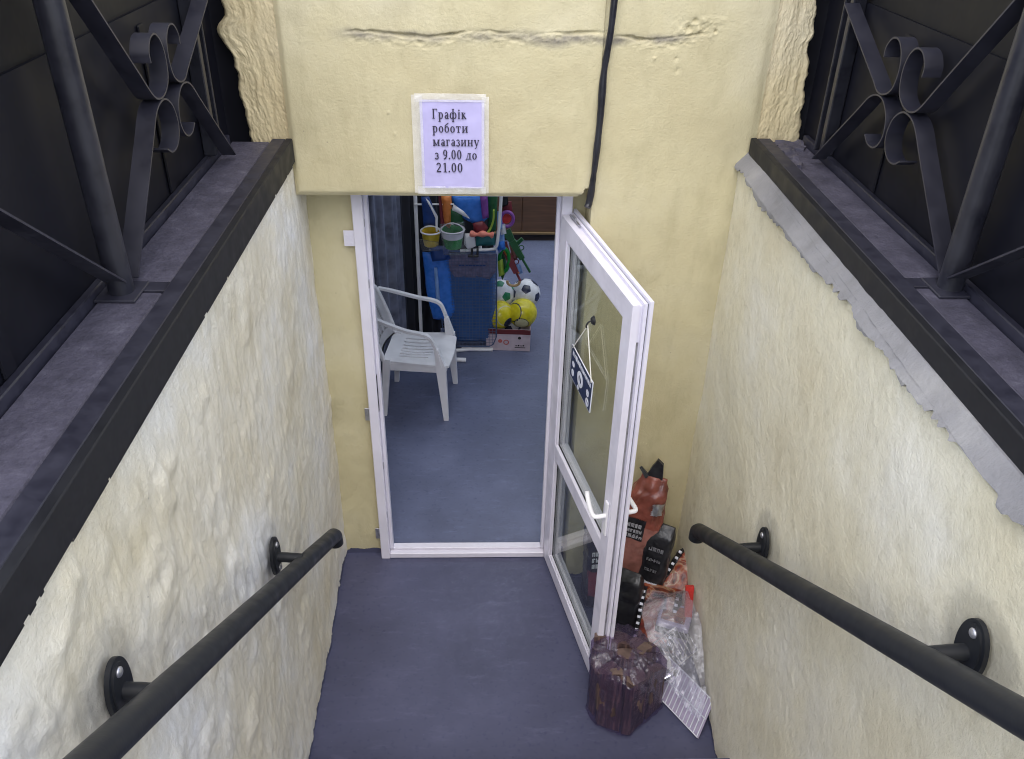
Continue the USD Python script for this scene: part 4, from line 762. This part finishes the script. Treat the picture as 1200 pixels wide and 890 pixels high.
def label_on(base, x0, x1, z0, z1, off=.004):
    """The front surface of a sack between the limits, lifted slightly: a printed label that follows the creases."""
    c = base.triangles_center; n = base.face_normals; s = (c[:, 0] > x0) & (c[:, 0] < x1) & (c[:, 2] > z0) & (c[:, 2] < z1) & (n[:, 1] < -.2)
    m = base.submesh([np.nonzero(s)[0]], append=True); m.vertices = m.vertices+np.array([0, -off, 0]); return m
def print_row(x0, x1, z0, h, y, seed):
    rr = random.Random(seed); x = x0; o = []
    while x < x1-h*.5:
        w = h*rr.uniform(.5, .8); t = h*.2
        for k in range(3):
            if rr.random() < .75 or k == 0: o.append(box(x+(w-t)*k/2, x+(w-t)*k/2+t, y-.002, y+.002, z0, z0+h*(1 if rr.random() < .7 else .6)))
        zz = rr.choice([0, .4, .8]); o.append(box(x, x+w, y-.0022, y+.0018, z0+h*zz, z0+h*zz+t)); x += w+h*.22
    return o
# tall orange and pink charcoal sack
L0 = (.712, 3.04, 0); lean = dict(rz=math.radians(-18), lean=math.radians(-5), roll=math.radians(5))
b0 = bag(.195, .14, .775, 3, .30, .026).subdivide()
s1 = thing('charcoal_sack', 'tall orange and pink charcoal sack with black label leaning in the corner', 'charcoal sack', L0)
part('upper_print', put(cutz(b0, .52, 2), L0, **lean), 'bag_orange', s1, smooth=60)
part('lower_print', put(cutz(b0, .12, .52), L0, **lean), 'bag_pink', s1, smooth=60)
part('base_print', put(cutz(b0, -1, .12), L0, **lean), 'bag_black', s1, smooth=60)
part('label', put(label_on(b0.subdivide(), -.10, .02, .44, .56), L0, **lean), 'bag_black', s1, smooth=60)
part('label', put(label_on(b0.subdivide(), -.02, .03, .16, .25), L0, **lean), 'maroon', s1, smooth=60)
part('emblem', put(label_on(b0.subdivide(), .03, .08, .60, .66, .005), L0, **lean), 'steel', s1, smooth=60)
part('lettering', [put(q, L0, **lean) for j in range(3) for q in print_row(-.085, .012, .527-.03*j, .019-.003*(j == 1), -.090, j)], 'dull_white', s1)
part('tied_top', put(cat_([trimesh.convex.convex_hull(np.array([(x, y, z) for x, z in ((-.04, .745), (.045, .755), (.02, .80), (.03, .85), (.0, .87), (-.02, .82)) for y in (-.01, .01)])),
                           taper((-.03, 0, .765), (-.07, .01, .80), (.02, .03), (.012, .012))]), L0, **lean), 'bag_black', s1)
L1 = (.805, 2.965, 0); b1 = bag(.135, .11, .54, 8, .15, .016)
le = dict(rz=math.radians(-25), lean=math.radians(-7), roll=math.radians(3))
s2 = thing('charcoal_sack', 'narrow glossy black sack with small white label beside the orange sack', 'charcoal sack', L1)
part('sack', put(b1, L1, **le), 'bag_black', s2, smooth=60)
part('label', put(label_on(b1.subdivide().subdivide(), -.05, .04, .195, .235), L1, **le), 'sign_white', s2, smooth=60)
part('emblem', [put(q, L1, **le) for j in range(3) for q in print_row(-.035, .035, .42-.06*j, .014+.006*(j == 0), -.066, 20+j)], 'steel', s2)
L2 = (.60, 3.04, 0); b2 = bag(.20, .15, .52, 15, .2, .02)
le = dict(rz=math.radians(8), lean=math.radians(-6))
s3 = thing('charcoal_sack', 'dark sack with faint lettering seen through the lower door glass', 'charcoal sack', L2)
part('sack', put(b2, L2, **le), 'bag_black', s3, smooth=60)
part('label', put(label_on(b2.subdivide().subdivide(), -.09, .03, .10, .24), L2, **le), 'maroon', s3, smooth=60)
part('lettering', [put(q, L2, **le) for j in range(3) for q in print_row(-.085, .07, .36-.036*j, .022, -.097, 9+j)], 'sign_white', s3)
L3 = (.690, 2.86, 0); b3 = bag(.13, .11, .36, 22, .2, .015)
part('charcoal_sack', put(b3, L3, rz=math.radians(-30), lean=math.radians(-4)), 'bag_black', None, 'low plain black sack standing between the door edge and the film bags', 'charcoal sack', smooth=60)
# flame printed bags lying against the wall
def flame_bag(w, h, d, loc, rz, lean, roll, seed, label):
    t = thing('printed_bag', label, 'bag', loc); b = bag(w, d, h, seed, .1, .014); kw = dict(rz=rz, lean=lean, roll=roll)
    part('sack', put(b, loc, **kw), 'bag_flame', t, smooth=60)
    for sx in (-1, 1): 
        q = b.subdivide(); c = q.triangles_center; n = q.face_normals; s = (c[:, 0]*sx > w*.34) & (c[:, 2] > h*.06) & (c[:, 2] < h*.93) & (n[:, 1] < -.1); m = q.submesh([np.nonzero(s)[0]], append=True); m.vertices = m.vertices+np.array([0, -.003, 0])
        part('black_border', put(m, loc, **kw), 'bag_black', t, smooth=60)
        part('white_dot', [put(box(sx*w*.40-.007, sx*w*.40+.007, -d*.5-.006, -d*.5+.012, h*(.12+.10*i), h*(.12+.10*i)+.012), loc, **kw) for i in range(8)], 'sign_white', t)
flame_bag(.21, .34, .11, (.885, 2.86, .10), math.radians(-28), math.radians(-52), math.radians(14), 31, 'flame printed bag lying on top of the pile below the black sack')
flame_bag(.20, .30, .12, (.80, 2.70, .03), math.radians(-24), math.radians(-48), math.radians(-4), 36, 'flame printed bag lower in the pile, half under clear film')
cbx = thing('charcoal_box', 'small grey and black printed box under the red handle', 'box', (.90, 2.72, 0))
part('carton', put(box(-.075, .075, -.07, .07, 0, .20, .006), (.905, 2.76, 0), rz=math.radians(-22)), 'lilac_card', cbx)
part('printed_band', put(box(-.077, .077, -.072, .072, .13, .17), (.905, 2.76, 0), rz=math.radians(-22)), 'bag_black', cbx)
part('printed_band', put(box(-.06, .05, -.05, .05, .2003, .2015), (.905, 2.76, 0), rz=math.radians(-22)), 'bag_flame', cbx)
gt = thing('grill_fork', 'metal skewer tool with red handle standing up from the pile', 'grill tool', (.965, 2.80, .13))
part('handle', taper((.962, 2.745, .185), (.962, 2.80, .345), (.034, .016), (.038, .018)), 'red_plastic', gt)
part('prong', tube([(.955, 2.742, .185), (.93, 2.66, .02)], .0035, 8), 'chrome', gt); part('prong', tube([(.968, 2.742, .185), (.95, 2.66, .02)], .0035, 8), 'chrome', gt)
# chrome grill parts in a clear bag
gb = thing('grill_set', 'folded chrome wire grill and tins packed in a clear bag', 'grill', (.86, 2.62, 0))
def tin(c, r, h, ax): return tube([np.array(c), np.array(c)+np.array(ax)*h], r, 22)
part('tin', tin((.785, 2.535, .11), .030, .07, (.5, -.3, .8)), 'chrome', gb); part('tin', tin((.80, 2.50, .06), .026, .06, (.8, .2, .4)), 'chrome', gb)
for k in range(9):
    a = np.array([.77+.018*k, 2.60+.012*k, .16+.004*k]); part('wire', tube([a, a+np.array([.06, -.10, -.07])], .0028, 7), 'chrome', gb)
part('wire_frame', tube([(.76, 2.61, .155), (.93, 2.715, .20), (.985, 2.61, .13), (.82, 2.50, .085), (.76, 2.61, .155)], .0045, 8), 'chrome', gb)
part('black_knob', box(.86, .895, 2.50, 2.535, .05, .10, .008), 'black_plastic', gb)
def crumple(poly, hfun, seed, amp=.03, res=.022):
    g = m3.Manifold.extrude(m3.CrossSection([np.array(sg.polygon.orient(poly, 1).exterior.coords)[:-1]]), .0012).refine_to_length(res).to_mesh(); v = g.vert_properties[:, :3].copy()
    p = P3(v[:, 0]*14, v[:, 1]*14, 0*v[:, 0]); cre = np.abs(fbm(p, 4, seed)-.5)*2
    z = hfun(v[:, 0], v[:, 1])+cre*amp+(noise(p*3, seed+2)-.5)*amp*.4
    return trimesh.Trimesh(np.c_[v[:, 0], v[:, 1], np.maximum(z, .003)+v[:, 2]], g.tri_verts, process=False)
fp = sg.Polygon([(.72, 2.70), (.80, 2.83), (.95, 2.80), (.975, 2.60), (.97, 2.36), (.93, 2.27), (.84, 2.36), (.74, 2.52)])
part('film_cover', crumple(fp, lambda x, y: np.interp(y, [2.22, 2.42, 2.58, 2.72, 2.85], [.04, .17, .30, .33, .26])-.05*np.clip((.80-x)/.1, 0, 1), 71, .05), 'clear_film', gb, 'crumpled clear film over the grill parts', smooth=50)
# white grill grate lying at the front of the pile
gg = thing('grill_grate', 'pale wire grill grate in a white card sleeve lying at the front of the pile', 'grill', (.89, 2.40, 0))
c00, c10, c01 = np.array([.775, 2.475, .010]), np.array([.925, 2.235, .010]), np.array([.835, 2.56, .085]); eu, ev = c10-c00, (c01-c00)*1.35; nz = np.cross(eu, ev); nz /= np.linalg.norm(nz); nz *= np.sign(nz[2])
q = [c00, c00+eu, c00+eu+ev, c00+ev]
part('card_sleeve', trimesh.convex.convex_hull(np.array([p+nz*o for p in q for o in (-.004, 0)])), 'lilac_card', gg)
for k in range(13): a = c00+eu*(.03+.94*k/12); part('wire', tube([a+ev*.02+nz*.004, a+ev*.98+nz*.004], .0026, 6), 'sign_white', gg)
for f in (0.02, .5, .98): part('cross_wire', tube([c00+ev*f+nz*.0095, c00+eu+ev*f+nz*.0095], .003, 6), 'sign_white', gg)

# firewood bundle
LB = np.array([.612, 2.425, 0]); fb = thing('firewood_bundle', 'bundle of split firewood in dark purple film beside the open door', 'firewood', tuple(LB))
rb = random.Random(12); pts = [(.01, .0)]
for ring, n in ((.085, 5), (.15, 7)):
    for i in range(n): a = 2*PI*(i+.3*(ring > .1))/n+rb.uniform(-.22, .22); pts.append((ring*math.cos(a), ring*math.sin(a)))
vor = so.voronoi_diagram(sg.MultiPoint(pts), envelope=sg.Point(0, 0).buffer(.3))
outer = sg.Polygon([((.150+.026*rb.uniform(-1, 1))*math.cos(a), (.150+.026*rb.uniform(-1, 1))*math.sin(a)) for a in np.arange(9)/9*2*PI+.3]); outer = sa.scale(outer, 1.06, 1.06)
tw = rotz(.25)@rotx(math.radians(-3)); LOGS = []
for g in vor.geoms:
    g = g.intersection(outer).buffer(-.006).buffer(.002)
    if g.geom_type != 'Polygon' or g.area < 3e-4: continue
    h = .30+rb.uniform(-.045, .03); c = np.array(g.centroid.coords[0]); g = g.simplify(.005)
    mf = m3.Manifold.extrude(m3.CrossSection([np.array(sg.polygon.orient(g, 1).exterior.coords)[:-1]]), h).refine_to_length(.022).to_mesh(); v = mf.vert_properties[:, :3].copy()
    k = v[:, 2:]/h; sd = rb.randrange(99)
    v[:, :2] += (fbm(P3(v[:, 0]*22, v[:, 1]*22, v[:, 2]*5), 3, sd)[:, None]-.5)*.014*np.sign(v[:, :2]-c)+np.array([rb.uniform(-.008, .008), rb.uniform(-.008, .008)])*k
    v[:, 2] += .006+(k[:, 0] > .9)*((v[:, 0]-c[0])*rb.uniform(-.5, .5)+(v[:, 1]-c[1])*rb.uniform(-.5, .2)+(fbm(P3(v[:, 0]*60, v[:, 1]*60, 0*v[:, 0]), 2, sd)-.5)*.008)
    m = trimesh.Trimesh(v, mf.tri_verts, process=False); top = (m.face_normals[:, 2] > .6) & (m.triangles_center[:, 2] > h*.7)
    l = part('log', xform(m.submesh([np.nonzero(~top)[0]], append=True), tw, LB), 'split_wood', fb, smooth=30)
    part('cut_end', xform(m.submesh([np.nonzero(top)[0]], append=True), tw, LB), 'wood_end', l, smooth=30); LOGS.append((g, h))
def wrap():
    n = 150; zs = np.r_[np.linspace(.008, .30, 30), .322, .335, .338]; hull = so.unary_union([g for g, _ in LOGS]).convex_hull.buffer(.012); ring = hull.exterior
    P0 = np.array([ring.interpolate(i/n, normalized=True).coords[0] for i in range(n)]); th = np.arctan2(P0[:, 1], P0[:, 0]); V = []
    for i, z in enumerate(zs):
        k = 1-.05*math.sin(z*11)-(.10 if z > .31 else 0)-(.35 if z > .33 else 0)-(.35 if z > .336 else 0)
        d = (fbm(P3(np.cos(th)*5+z*6, np.sin(th)*5, z*9+0*th), 4, 5)-.5)*.02+np.abs(noise(P3(np.cos(th)*9-z*10, np.sin(th)*9, z*16+0*th), 8)-.5)*.012-.004
        V.append(np.c_[P0*(k+d[:, None]/.15), z+(fbm(P3(np.cos(th)*4*k, np.sin(th)*4*k, 0*th), 3, 8)-.5)*.05*(z > .25)*(z-.25)/.06])
    V = np.vstack(V); Fc = []
    for i in range(len(zs)-1):
        for j in range(n): a, b = i*n+j, i*n+(j+1) % n; Fc += [[a, b, b+n], [a, b+n, a+n]]
    return trimesh.Trimesh(V, Fc, process=False)
part('film_wrap', xform(wrap(), tw, LB), 'dark_film', fb, smooth=60)
